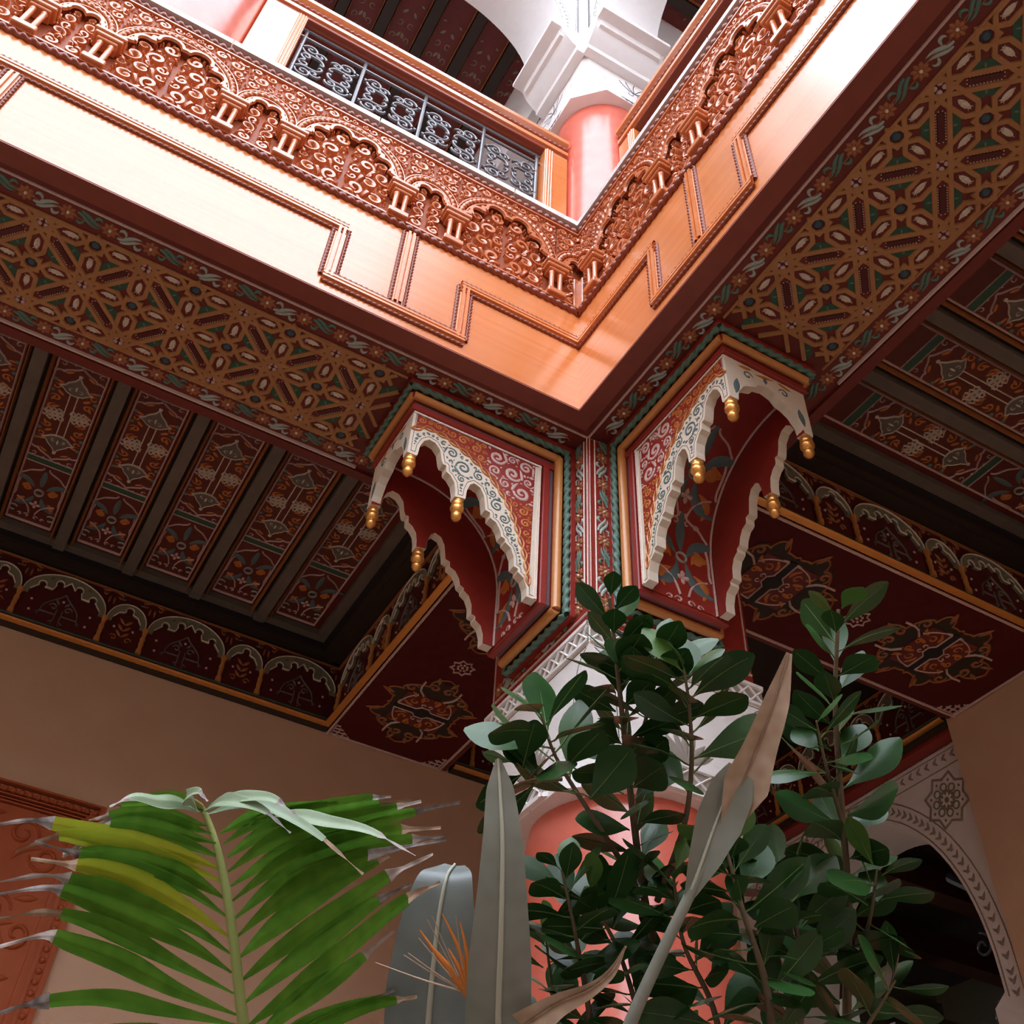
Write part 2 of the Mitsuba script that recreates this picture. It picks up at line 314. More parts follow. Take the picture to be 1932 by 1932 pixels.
k = struct('wall_back', 'cream far wall closing the courtyard on the left side'); add('plaster', bx(-7.3, -7.1, -7.2, 2.5, 0, 7.6), k, m='far_dim')
# ------------------------------------------------------------------ arched white wall at the right, in the corner bay
def arch_poly(cy, hw, zs, rise, n=40):
    a = np.linspace(0, PI, n); return [(cy + hw * math.cos(t), zs + rise * math.sin(t) ** 0.92) for t in a]
k = struct('wall_arch', 'white stucco wall with a carved horseshoe arch at the end of the right gallery')
AY, AW, AZ, AR = 1.40, 0.60, 3.05, 0.80
op = Polygon([(AY - AW, -0.1)] + [(AY - AW, AZ)] + arch_poly(AY, AW, AZ, AR)[::-1] + [(AY + AW, -0.1)])
op = Polygon([(AY - AW + 0.06, -0.1), (AY - AW + 0.06, 2.96), (AY - AW, 3.0)] + arch_poly(AY, AW, AZ, AR)[::-1] + [(AY + AW, 3.0), (AY + AW - 0.06, 2.96), (AY + AW - 0.06, -0.1)])
wallp = sbox(0.655, 0, 2.2, 3.96).difference(op)
YZ = lambda x: frame((x, 0, 0), (0, 1, 0), (0, 0, 1), (-1, 0, 0))
add('plaster', xf(ext(wallp, 0.34), frame((2.62, 0, 0), (0, 1, 0), (0, 0, 1), (-1, 0, 0))), k, m='white_plaster')
def on_arch(P): return P
F = YZ(2.279)
for off, w, m_ in ((0.015, 0.006, 'plaster_shade'), (0.085, 0.006, 'plaster_shade')):
    P = np.array(arch_poly(AY, AW + off, AZ, AR + off)); P = np.vstack([[AY + AW + off, 2.98], P, [AY - AW - off, 2.98]])
    add('arch_line', xf(strip(P, w, 0.003), F), k, m=m_)
P = np.array(arch_poly(AY, AW + 0.05, AZ, AR + 0.05, 64)); P = np.vstack([[AY + AW + .05, 2.98], [AY + AW + .05, 3.02], P, [AY - AW - .05, 3.02], [AY - AW - .05, 2.98]])
D_chev = D(cat(drop(-0.018, 0.018, -0.75, 0.036, 0.011, 0.004), drop(-0.018, -0.018, 0.75, 0.036, 0.011, 0.004)), 'plaster_shade')
for i in range(len(P)):
    t = P[min(i + 1, len(P) - 1)] - P[max(i - 1, 0)]; add('chevron', D_chev, k, F @ rz2(math.atan2(t[1], t[0]), *P[i]))
for i in range(32): add('chevron', D_chev, k, F @ rz2(0, 0.69 + 0.048 * i, 3.915))
add('band_line', xf(cat(strip([(0.655, 3.94), (2.2, 3.94)], .005, .003), strip([(0.655, 3.875), (2.2, 3.875)], .005, .003)), F), k, m='plaster_shade')
star = [];
for i in range(16): r = 0.115 if i % 2 == 0 else 0.088; a = i * PI / 8 + PI / 8; star.append((r * math.cos(a), r * math.sin(a)))
ms = [strip(np.array(star), .010, .005, closed=True)]
rose = [disc(0, 0, .012, .005)]
for i in range(8):
    a = i * PI / 4
    rose += [drop(.02 * math.cos(a), .02 * math.sin(a), a, .022, .013, .005), strip(np.array([(.055 * math.cos(a) + .016 * math.cos(b), .055 * math.sin(a) + .016 * math.sin(b)) for b in np.arange(8) * PI / 4]), .006, .005, closed=True),
             disc(.082 * math.cos(a + PI / 8), .082 * math.sin(a + PI / 8), .006, .004, 8), disc(.036 * math.cos(a + PI / 8), .036 * math.sin(a + PI / 8), .006, .004, 8)]
D_star, D_rose = D(cat(*ms), 'plaster_shade'), D(cat(*rose), 'arcade')
for yy in (0.82, 1.98):
    s = add('star_frame', D_star, k, F @ rz2(0, yy, 3.745)); add('rosette', D_rose, k, F @ rz2(0, yy, 3.745))
# beyond the arch: a wooden ceiling, a stair flight and its iron rail
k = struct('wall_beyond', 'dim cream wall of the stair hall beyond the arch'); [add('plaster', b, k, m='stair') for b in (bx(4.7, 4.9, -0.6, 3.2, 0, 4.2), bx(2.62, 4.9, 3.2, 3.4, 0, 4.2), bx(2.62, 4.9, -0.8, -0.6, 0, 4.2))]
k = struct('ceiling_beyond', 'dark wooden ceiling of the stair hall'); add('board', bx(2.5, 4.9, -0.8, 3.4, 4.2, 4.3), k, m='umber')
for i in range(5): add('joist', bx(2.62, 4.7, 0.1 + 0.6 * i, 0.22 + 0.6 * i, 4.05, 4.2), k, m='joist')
st = thing('staircase', 'olive painted stair flight rising behind the white arch', 'stairs')
add('flight', xf(ext(Polygon([(0.3, 0.0), (0.9, 1.15), (3.0, 3.1), (3.19, 3.1), (3.19, 3.9), (2.9, 3.9), (0.3, 1.6)]), 0.9), frame((4.1, 0, 0), (0, 1, 0), (0, 0, 1), (-1, 0, 0))), st, m='stair')
for i in range(11): add('step', bx(3.2, 4.1, 0.35 + 0.23 * i, 0.6 + 0.23 * i, 1.72 + 0.2 * i, 1.86 + 0.2 * i), st, m='stair')
rl = thing('stair_railing', 'black wrought iron stair railing with scrolls behind the arch', 'railing')
add('handrail', tube([(3.15, 0.2, 2.75), (3.15, 1.0, 3.45), (3.15, 1.6, 3.95)], 0.03), rl, m='iron'); add('lower_bar', tube([(3.15, 0.2, 1.95), (3.15, 1.0, 2.65), (3.15, 1.6, 3.2)], 0.014), rl, m='iron')
for i in range(9):
    y = 0.25 + 0.15 * i; z = 2.0 + 0.875 * (y - 0.2); add('baluster', tube([(3.15, y, z), (3.15, y, z + 0.78)], 0.009, 6), rl, m='iron')
    for q in (0.2, 0.5): S = spiral(y + 0.07, z + q, 0.06, 0.5 * PI, 1.3); add('scroll', tube(np.c_[np.full(len(S), 3.15), S], 0.007, 6), rl, m='iron')
# ------------------------------------------------------------------ floors between the storeys (behind fascias) and roof
for mir, side in ((False, 'left'), (True, 'right')):
    k = struct(f'ceiling_{side}', f'recessed coffered ceiling over the {side} gallery')
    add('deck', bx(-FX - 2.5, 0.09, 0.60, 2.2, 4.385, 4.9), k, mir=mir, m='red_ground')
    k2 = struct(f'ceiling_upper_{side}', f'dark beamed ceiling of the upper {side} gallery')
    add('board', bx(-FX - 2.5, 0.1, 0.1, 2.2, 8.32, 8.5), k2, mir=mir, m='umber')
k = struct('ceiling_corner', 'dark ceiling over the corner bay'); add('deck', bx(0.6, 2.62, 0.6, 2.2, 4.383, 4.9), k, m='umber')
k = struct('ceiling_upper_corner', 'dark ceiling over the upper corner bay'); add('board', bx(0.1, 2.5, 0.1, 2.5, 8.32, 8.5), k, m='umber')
# ================================================================== carved fascias round the courtyard
FZ0, FZ1 = 4.515, 4.985
SIDES = ((False, 'left'), (True, 'right'))
def seg_mould(p, q, key, mir):             # reeded fillet with a cord on each side, p -> q in (x, z)
    p, q = np.asarray(p, float), np.asarray(q, float); d = (q - p) / np.linalg.norm(q - p); n = np.array([-d[1], d[0]])
    b = add('panel_moulding', xf(cat(strip([p + n * 0.0078, q + n * 0.0078], .0135, .015, prof='w'), strip([p - n * 0.0078, q - n * 0.0078], .0135, .015, prof='w'), strip([p, q], .044, .006, prof='f')), FAC(0)), key, mir=mir, m='wood')
    for s in (1, -1):
        a, c = p + n * s * .0245, q + n * s * .0245
        add('cord', D(rope([(a[0], -.003, a[1]), (c[0], -.003, c[1])], .0085, .0175, 6, 2, .5), 'wood_rope', 60), b, mir=mir)
# ---- frieze bay shapes (local u across, v = height above FZ0)
FH = FZ1 - FZ0
def lobes(hw, big):
    if big: cs = [(.155, .225, .026), (.118, .285, .032), (.05, .345, .040)]; sq = [(.142, .252), (.092, .325)]; core = [(-.168, .0), (-.168, .225), (-.13, .25), (-.10, .30), (-.05, .345), (0, .355), (.05, .345), (.10, .30), (.13, .25), (.168, .225), (.168, .0)]
    else: cs = [(.052, .222, .020), (.024, .262, .028)]; sq = [(.048, .244)]; core = [(-.064, 0), (-.064, .222), (-.05, .24), (0, .272), (.05, .24), (.064, .222), (.064, 0)]
    P = [Polygon(core)]
    for x, y, r in cs: P += [Point(x, y).buffer(r, 8), Point(-x, y).buffer(r, 8)]
    for x, y in sq: P += [sbox(x - .012, y - .012, x + .012, y + .012), sbox(-x - .012, y - .012, -x + .012, y + .012)]
    return unary_union(P).intersection(sbox(-hw, 0, hw, FH))
def sym(ms): return cat(*ms, *[xf(m, np.diag([-1, 1, 1, 1.0])) for m in ms])
def curl(cx, cy, r, a0, turns, sgn, w, h): S = spiral(cx, cy, r, a0, turns, sgn); return strip(S, taper(len(S), w * CK['k']), h, prof=CK['prof'])
BAY = {}
for big, hw in ((True, .2025), (False, .102)):
    op = lobes(hw, big)
    board = sbox(-hw, .185, hw, FH).difference(op)
    lob = np.array(max((op.geoms if hasattr(op, 'geoms') else [op]), key=lambda g: g.area).exterior.coords)
    lob = lob[lob[:, 1] > .02]; i0 = int(np.argmax(np.linalg.norm(np.diff(np.vstack([lob, lob[:1]]), axis=0), axis=1))); lob = np.roll(lob, -(i0 + 1), 0)
    R0 = .188 if big else .092; cy = .215
    ring = arc(0, cy, R0, 0.02, PI - 0.02, 40 if big else 24, ry=R0 * (1.04 if big else 1.25))
    outl = [strip(arc(0, cy, R0 + s, 0.03, PI - 0.03, 36, ry=(R0 + s) * (1.04 if big else 1.25)), .0065, .008, prof='w') for s in (.0155, -.0155)]
    rim = strip(lob, .017, .009, prof='w')
    h = .011
    hx_ = sbox(.003, 0, hw - .001, FH); E1, E2 = (1.04, 1.04) if big else (1.25, 1.25)
    dome = lambda r, e: Polygon([(hw * 2, -1), (-hw * 2, -1), (-hw * 2, cy - .001)] + [(-r, cy)] + [(r * math.cos(t), cy + r * e * math.sin(t)) for t in np.linspace(PI, 0, 40)] + [(hw * 2, cy - .001)])
    ell = lambda r, e: Polygon([(r * math.cos(t), cy + r * e * math.sin(t)) for t in np.linspace(0, 2 * PI, 60)])
    reg_sp = hx_.intersection(sbox(0, cy, hw, FH - .006)).difference(ell(R0 + .021, E1))
    reg_mid = hx_.intersection(sbox(0, .19, hw, FH)).intersection(ell(R0 - .020, E1)).difference(op.buffer(.009))
    reg_bk = op.intersection(hx_).intersection(sbox(0, .024, hw - .03, FH)).buffer(-.003)
    big_of = lambda g: max(g.geoms, key=lambda q: q.area) if hasattr(g, 'geoms') else g
    sp, mid, bk = (sym([scrollwork(big_of(g), .0042, rm, hh, sd, .50)]) for g, rm, hh, sd in ((reg_sp, .030, .010, 3 if big else 4), (reg_mid, .016, .010, 5 if big else 6), (reg_bk, .036 if big else .030, .020, 8 if big else 9)))
    for q in range(12 if big else 5): bk = cat(bk, disc((-.165 if big else -.06) + .03 * q, .012, .012, .014, 8))
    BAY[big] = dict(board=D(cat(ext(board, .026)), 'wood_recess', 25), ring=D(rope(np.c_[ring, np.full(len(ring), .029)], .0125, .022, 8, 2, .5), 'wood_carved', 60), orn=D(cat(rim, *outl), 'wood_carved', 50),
                    spandrel=D(cat(sp), 'wood_carved', 60), infill=D(mid, 'wood_carved', 60), panel=D(bk, 'wood_carved', 60))
BAY_T = lambda cx: frame((cx, .022, FZ0), (1, 0, 0), (0, 0, 1), (0, -1, 0))
D_plinth = D(cbx(-.036, .036, -.03, .02, .004, .030), 'wood_carved', False)
D_cap = D(cat(cbx(-.033, .033, -.028, .02, .143, .157), cbx(-.044, .044, -.036, .02, .156, .173), cbx(-.050, .050, -.042, .02, .172, .190)), 'wood_carved', False)
D_shaft = D(lathe([(0, .028), (.0105, .03), (.0105, .036), (.009, .04), (.009, .132), (.011, .136), (.011, .145), (0, .146)], 14), 'wood_carved', 40)
def fascia(mir, side, x_end):
    who = 'left' if not mir else 'right'
    fa = thing('wooden_fascia', f'carved varnished wood fascia below the {side} upper railing, ' + ('glaring white towards the picture edge' if not mir else 'rising steeply to the right'), 'carved fascia', 'carved fascias round the courtyard')
    add('lower_board', cat(bx(-x_end, 0, 0, .062, 4.0, 4.49)), fa, mir=mir, m='wood')
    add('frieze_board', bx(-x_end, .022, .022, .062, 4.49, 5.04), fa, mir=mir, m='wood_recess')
    H, L = 4.331, 4.062
    segs = [((0, H), (-.452, H)), ((-.435, H), (-.435, L)), ((-.418, L), (-.887, L)), ((-.87, L), (-.87, H)), ((-.853, H), (-2.887, H)), ((-.65, L + .03), (-.65, 4.478)), ((-1.868, H - .03), (-1.868, 4.003)), ((-2.87, H), (-2.87, L)), ((-2.853, L), (-3.32, L)), ((-3.305, L), (-3.305, H)), ((-3.29, H), (-x_end, H)), ((-3.09, L + .03), (-3.09, 4.478))]
    for p, q in segs: seg_mould(p, q, fa, mir)
    add('frieze_cord', D(rope([(0, -.004, 4.498), (-x_end, -.004, 4.498)], .0165, .030, 8, 2, .5), 'wood_rope', 60), fa, mir=mir, label='dark twisted cord under the carved frieze')
    add('frieze_cord', D(rope([(0, -.004, 5.012), (-x_end, -.004, 5.012)], .018, .030, 8, 2, .5), 'wood_rope', 60), fa, mir=mir)
    add('fillet', cat(xf(strip([(-x_end, 4.5165), (0, 4.5165)], .010, .026, prof='f'), FAC(.012)), xf(strip([(-x_end, 4.988), (0, 4.988)], .010, .028, prof='f'), FAC(.012))), fa, mir=mir, m='wood_carved')
    bays = []                              # the corner holds the two halves of a small bay
    p = -.105; big = True
    while p > -min(x_end, 2.75):
        w = .405 if big else .205
        bays.append((p - w / 2, big)); p -= w; big = not big
    edge = [-.105]
    for cx, bg in bays:
        b = BAY[bg]; M = BAY_T(cx)
        a = add('frieze_arch', b['board'], fa, M, mir); add('twisted_ring', b['ring'], a, M, mir); add('rim', b['orn'], a, M @ tr(0, 0, .026), mir); add('spandrel_scroll', b['spandrel'], a, M @ tr(0, 0, .026), mir); add('arch_scroll', b['infill'], a, M @ tr(0, 0, .026), mir)
        add('carved_panel', b['panel'], fa, M, mir)
        edge.append(cx - (.2025 if bg else .1025))
    # half bay in the corner
    hb = BAY[False]; M = BAY_T(0)
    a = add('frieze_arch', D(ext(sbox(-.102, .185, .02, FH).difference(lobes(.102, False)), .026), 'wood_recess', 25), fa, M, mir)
    for nm, d in (('twisted_ring', hb['ring']), ('rim', hb['orn']), ('spandrel_scroll', hb['spandrel']), ('arch_scroll', hb['infill'])):
        f = d.f[(d.v[d.f][:, :, 0] < -.004).all(1)]; add(nm, D((d.v, f), d.m, d.smooth), a, M @ tr(0, 0, .0 if nm == 'twisted_ring' else .026), mir)
    d = hb['panel']; f = d.f[(d.v[d.f][:, :, 0] < -.02).all(1)]; add('carved_panel', D((d.v, f), d.m, d.smooth), fa, M, mir)
    add('corner_post', cbx(-.022, .03, -.001, .03, 4.52, 4.71), fa, mir=mir, m='wood_carved')
    for ex in edge:
        c = add('plinth', D_plinth, fa, tr(ex, 0, FZ0), mir); add('capital', D_cap, fa, tr(ex, 0, FZ0), mir)
        for s in (-.017, .017): add('shaft', D_shaft, c, tr(ex + s, -.012, FZ0), mir)
    # marble coping stones
    cp = thing('marble_coping', f'pale marble coping on top of the {side} carved fascia', 'coping', 'marble copings under the railings')
    for i in range(9):
        x1 = -.0 if i == 0 else -.30 - .56 * (i - 1); x0 = -.30 - .56 * i + .004
        P = Polygon([(x0, -.022), (x1 - .0 + (-.022 if i == 0 else 0), -.022), (x1 + (.30 if i == 0 else 0), .30), (x0, .30)])
        add('stone', xf(ext(P, .030), tr(0, 0, 5.041)), cp, mir=mir, m='marble', smooth=False)
for mir, side in SIDES: fascia(mir, side, FX)
# ================================================================== painted soffit beams
LAT_X, LAT_Y, FX0, FY0 = .1475, .1525, -.747, .350      # the lattice: flowers at even sites from (FX0, FY0 +- ...)
sw = .0150
Dm = dict(
    bar=D(bevel(Polygon([(-.047, 0), (-.037, .0105), (.037, .0105), (.047, 0), (.037, -.0105), (-.037, -.0105)]), .004, .003), 'red_deep', False),
    bead=D(cat(*[disc(x, y, .0024, .0035, 6) for x in np.linspace(-.036, .036, 10) for y in (-.0115, .0115)], *[disc(sx * .043, sy, .0024, .0035, 6) for sx in (-1, 1) for sy in (-.005, .005)]), 'cream', 60),
    almond=D(cat(drop(-.027, 0, 0, .054, .021, .006), strip([(-.024, 0), (.022, 0)], .003, .0075, prof='l'), *[strip([(x, 0), (x + .008, .008)], .002, .007, prof='l') for x in (-.012, 0, .012)], *[strip([(x, 0), (x + .008, -.008)], .002, .007, prof='l') for x in (-.012, 0, .012)]), 'cream', 60),
    almond_ground=D(bevel(Polygon([(-.040, 0), (-.019, .019), (.019, .019), (.040, 0), (.019, -.019), (-.019, -.019)]), .0025, .001), 'red_ground', False),
    green=D(bevel(Polygon([(.027, .052), (.028, .092), (.092, .028), (.052, .027), (.041, .041)]), .003, .0015), 'green', False),
    seed=D(drop(.044, .044, PI / 4, .020, .008, .006), 'leaf_green', 60),
    blossom=D(cat(*[disc(.0095 * sx, .0085 * sy, .0088, .006, 10) for sx in (-1, 1) for sy in (-1, 1)]), 'petal', 60),
    jewel=D(cat(bevel(Polygon([(.0165 * math.cos(a), .0165 * math.sin(a)) for a in np.arange(8) * PI / 4 + PI / 8]), .006, .007)), 'blue', False),
    eye=D(bevel(Polygon([(.024 * math.cos(a), .024 * math.sin(a)) for a in np.arange(8) * PI / 4 + PI / 8]), .002, .001), 'red_deep', False),
    star=D(cat(*[strip(np.array([(.031 * math.cos(a), .031 * math.sin(a)) for a in np.arange(4) * PI / 2 + o]), .011, .0085, closed=True, prof='f') for o in (PI / 4,)]), 'strap', 20),
    diamond=D(strip(np.array([(.0315, 0), (0, .0315), (-.0315, 0), (0, -.0315)]), .011, .0095, closed=True, prof='f'), 'strap', 20),
    sides=D(cat(*[strip([(-.098, s * .0235), (.021, s * .0235), (.0425, 0)], .0145, .0075, prof='f') for s in (-1, 1)]), 'strap', 20),
    tips=D(cat(strip([(.050, .0235), (.0275, 0), (.050, -.0235)], .0145, .009, prof='f')), 'strap', 20),
    flower=D(cat(*[drop(.004 * math.cos(a), .004 * math.sin(a), a, .021, .0135, .005) for a in np.arange(8) * PI / 4]), 'flower', 60),
    pearl=D(disc(0, 0, .0052, .0075, 10), 'pearl', 60),
    leaf=D(cat(strip(bez((-.036, -.013), (-.012, -.016), (-.004, .014), (.030, .012), n=11), taper(11, .0125, .1), .006), strip(bez((-.026, -.022), (.002, -.020), (.010, .004), (.037, .004), n=11), taper(11, .0115, .1), .0055), strip(bez((-.014, .004), (-.016, .022), (-.032, .022), (-.034, .008), n=11), taper(11, .0095, .1), .0055), strip(bez((.014, -.010), (.016, -.027), (.032, -.026), (.034, -.012), n=11), taper(11, .0095, .1), .0055)), 'leaf_paint', 60),
)
Dm['leaf_g'] = D((Dm['leaf'].v * [1, -1, 1], Dm['leaf'].f[:, ::-1]), 'leaf_green', 60)
Dm['vine'] = D(strip(bez((-.045, .004), (-.02, -.022), (.02, .022), (.045, -.004), n=14), .0035, .004), 'flower', 60)
def border(key, mir, M0, n, s0, step, i0=0):   # blossoms and leaves in turn along u
    for i in range(n):
        M = M0 @ tr(s0 + step * i)
        if i % 2 == 0: f = add('painted_flower', Dm['flower'], key, M, mir); add('pearl', Dm['pearl'], f, M, mir)
        else: g = ((i // 2) + i0) % 2; f = add('painted_leaf', Dm['leaf_g' if g else 'leaf'], key, M, mir); add('vine', Dm['vine'], f, M, mir)
SZ = 4.004
def soffit(mir, side, x_end):
    so = thing('painted_beam', f'underside of the {side} gallery beam painted with interlaced star strapwork and floral borders', 'painted beam', 'painted beams along the galleries')
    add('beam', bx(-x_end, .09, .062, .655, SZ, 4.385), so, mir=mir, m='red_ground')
    add('edge_strip', bx(-x_end, .063, .001, .0635, 3.994, 4.001), so, mir=mir, m='wood_under', label='plain brown strip along the beam front')
    S = SOF(SZ)
    x0 = -2.75
    for y, w, h, xa, m_ in ((.0915, .0085, .006, .0915, 'white_line'), (.170, .0085, .009, -.517, 'strap'), (.536, .0085, .009, -.517, 'strap'), (.612, .0105, .012, -.50, 'white_line')):
        add('bead_line', xf(strip([(-x_end, -y), (xa, -y)], w, h), S), so, mir=mir, m=m_, label='raised pale line' if m_ == 'white_line' else None)
    add('outer_strip', bx(-x_end, .09, .620, .655, 3.992, SZ), so, mir=mir, m='red_ground')
    border(so, mir, S @ tr(0, -.130), 46, -2.69 + .0585, .0585)
    border(so, mir, S @ tr(0, -.574), 38, -2.69 + .09, .0585, 1)
    add('panel_ground', bx(-x_end, -.517, .165, .541, SZ - .0015, SZ + .001), so, mir=mir, m='red_ground')
    reg = sbox(-2.75, -.536, -.517, -.170)
    # straight straps along both diagonals
    for sg in (1, -1):
        for kk in range(-16, 3):
            for s in (-1, 1):
                xc = FX0 + LAT_X * (2 * kk + 1) + s * .029
                l = LineString([(xc - 2 * LAT_X, -FY0 - sg * 2 * LAT_Y), (xc + 2 * LAT_X, -FY0 + sg * 2 * LAT_Y)]).intersection(reg)
                if l.length > .03: add('strap', xf(strip(np.array(l.coords), .0145, .0085, prof='f'), S), so, mir=mir, m='strap', smooth=20)
    inside = lambda x, y, m=0.0: -2.74 < x < -.528 + m and .168 < y < .538
    for i in range(-14, 3):
        for j in (-1, 0, 1):
            x, y = FX0 + LAT_X * i, FY0 + LAT_Y * j; M = S @ rz2(0, x, -y)
            if not inside(x, y): continue
            if (i + j) % 2 == 1:           # flower sites: rows +-1 at even i, row 0 at odd i
                fl = add('eye', Dm['eye'], so, M, mir); add('blossom', Dm['blossom'], fl, M, mir); add('star_strap', Dm['star'], so, M, mir)
                for sx in (-1, 1):
                    for sy in (-1, 1):
                        bx_, by_ = x + sx * LAT_X / 2, y + sy * LAT_Y / 2
                        if sx > 0 and inside(bx_, by_):
                            a = math.atan2(-sy * LAT_Y, sx * LAT_X); MB = S @ rz2(a, bx_, -by_); b = add('red_bar', Dm['bar'], so, MB, mir); add('bead_row', Dm['bead'], b, MB, mir)
                for a, dx, dy in ((0, LAT_X, 0), (PI, -LAT_X, 0), (PI / 2, 0, -LAT_Y), (-PI / 2, 0, LAT_Y)):
                    ax, ay = x + dx * .53, y + dy * .53
                    if inside(ax, ay, -.02):
                        MA = S @ rz2(a, ax, -ay); g = add('almond_field', Dm['almond_ground'], so, MA, mir); add('almond_leaf', Dm['almond'], g, MA, mir)
                        add('almond_strap', Dm['sides'], so, MA, mir)
            else:
                jw = add('eye', Dm['eye'], so, M, mir); add('jewel', Dm['jewel'], jw, M, mir); add('star_strap', Dm['star'], so, M, mir); add('diamond_strap', Dm['diamond'], so, M, mir)
                for q in range(4):
                    a = q * PI / 2; dx, dy = .075 * math.cos(a + PI / 4), .075 * math.sin(a + PI / 4)
                    if inside(x + dx, y - dy):
                        MG = S @ rz2(a, x, -y); g = add('green_field', Dm['green'], so, MG, mir); add('seed', Dm['seed'], g, MG, mir)
                for q in range(4):
                    a = q * PI / 2
                    if inside(x + .05 * math.cos(a), y - .05 * math.sin(a)): add('tip_strap', Dm['tips'], so, S @ rz2(a, x, -y), mir)
for mir, side in SIDES: soffit(mir, side, FX)
# ================================================================== coffered ceilings over the galleries
CZ = 4.38
H = .006
Dc = dict(
    heart=D(cat(ext(Polygon([(0, .072), (.012, .045), (.034, .020), (.042, .002), (.058, -.006), (.044, -.018), (.030, -.034), (.012, -.042), (0, -.043), (-.012, -.042), (-.030, -.034), (-.044, -.018), (-.058, -.006), (-.042, .002), (-.034, .020), (-.012, .045)]), .007)), 'rib', False),
    heart_rim=D(cat(strip(np.array([(0, .072), (.012, .045), (.034, .020), (.042, .002), (.058, -.006), (.044, -.018), (.030, -.034), (.012, -.042), (0, -.043), (-.012, -.042), (-.030, -.034), (-.044, -.018), (-.058, -.006), (-.042, .002), (-.034, .020), (-.012, .045)]), .007, .010, closed=True), curl(-.017, -.012, .013, 0, 1.1, 1, .006, .010), curl(.017, -.012, .013, PI, 1.1, -1, .006, .010), drop(0, -.03, PI / 2, .06, .012, .010), disc(0, .078, .009, .010)), 'cream', 60),
    rails=D(cat(strip([(-.014, -.15), (-.014, .15)], .006, .008), strip([(.014, -.15), (.014, .15)], .006, .008)), 'cream', 60),
    groove=D(ext(sbox(-.010, -.15, .010, .15), .002), 'black', False),
    vine=D(sym([curl(.06, .09, .022, 0, 1.2, 1, .011, H), curl(.058, .03, .020, 2, 1.2, -1, .011, H), curl(.058, -.03, .020, -2, 1.2, 1, .011, H), curl(.06, -.09, .022, 0, 1.2, -1, .011, H), drop(.03, .11, .8, .05, .018, H), drop(.03, .05, -.6, .05, .018, H), drop(.03, -.05, .6, .05, .018, H), drop(.03, -.11, -.8, .05, .018, H), drop(.075, 0, 1.57, .05, .014, H), drop(.075, .06, 1.9, .05, .014, H), drop(.075, -.06, -1.9, .05, .014, H),
                curl(.07, .16, .018, 1, 1.1, 1, .010, H), curl(.07, -.16, .018, -1, 1.1, -1, .010, H), drop(.04, .19, .2, .05, .016, H), drop(.04, -.19, -.2, .05, .016, H), drop(.06, .25, 2.5, .05, .016, H), drop(.06, -.25, -2.5, .05, .016, H)]), 'orange', 60),
    sprig=D(cat(*[disc(x, y, .012, H, 8) for x in (-.08, .08) for y in (-.13, .13, .2, -.2)]), 'leaf_green', 60),
    bracket=D(sym([strip(np.vstack([bez((0, .315), (.02, .285), (.055, .285), (.06, .262), n=10), bez((.06, .262), (.07, .268), (.08, .262), (.094, .250), n=6)]), .009, .009), curl(.07, .305, .014, 1, 1, 1, .006, H), disc(.03, .32, .006, H, 8)]), 'petal', 60),
    ring=D(strip(arc(0, 0, .017, 0, 2 * PI, 19)[:-1], .007, .011, closed=True), 'leaf_paint', 60),
    cross=D(cat(*[drop(.018 * math.cos(a), .018 * math.sin(a), a, .12, .030, .007, bend=b) for a, b in ((.45, .2), (PI - .45, -.2), (-.75, -.25), (PI + .75, .25), (PI / 2, 0))]), 'teal', 60),
    palm=D(sym([curl(.045, .012, .026, 2.6, 1.1, -1, .012, H), drop(.03, .01, .1, .05, .018, H), drop(.03, -.01, .5, .06, .02, H, bend=.3), drop(.055, -.11, 1.9, .07, .024, H, bend=-.3)]), 'orange', 60),
    lace=D(sym([strip(np.vstack([bez((.008, .145), (.012, .115), (.05, .125), (.07, .095), n=8), [(.085, .08)]]), .007, .009), strip(bez((.08, .055), (.094, .0), (.075, -.03), (.09, -.05), n=9), .007, .009), strip(np.vstack([bez((.075, -.055), (.03, -.07), (.018, -.11), n=8), [(.012, -.13)]]), .007, .009), curl(.018, -.148, .012, 0, 1, 1, .005, .009), curl(.045, -.15, .010, 0, 1, 1, .005, .009)]), 'petal', 60),
    quatre=D(cat(*[drop(0, -.075, a, .026, .016, .008) for a in np.arange(4) * PI / 2]), 'petal', 60),
    hook=D(cat(strip(arc(-.075, -.125, .016, .5, 5.2, 12), .006, .009), strip(arc(.075, -.125, .016, -2.1, 2.6, 12), .006, .009)), 'leaf_paint', 60),
)
kn = []                                    # the plaited knot across the rails: rows of linked loops
for s in (-1, 1):
    for q in (-1, 0, 1):
        for j in range(3 if q else 4):
            x, y, w, h_ = s * (.026 + .019 * j), q * .021, .0125, .0155
            kn.append(strip(np.array([(x + w, y), (x, y + h_), (x - w, y), (x, y - h_)]), .0048, .010, closed=True))
    kn.append(strip([(s * .018, .037), (s * .018, -.037)], .0048, .009))
Dc['knot'] = D(cat(*kn), 'cream', 60)
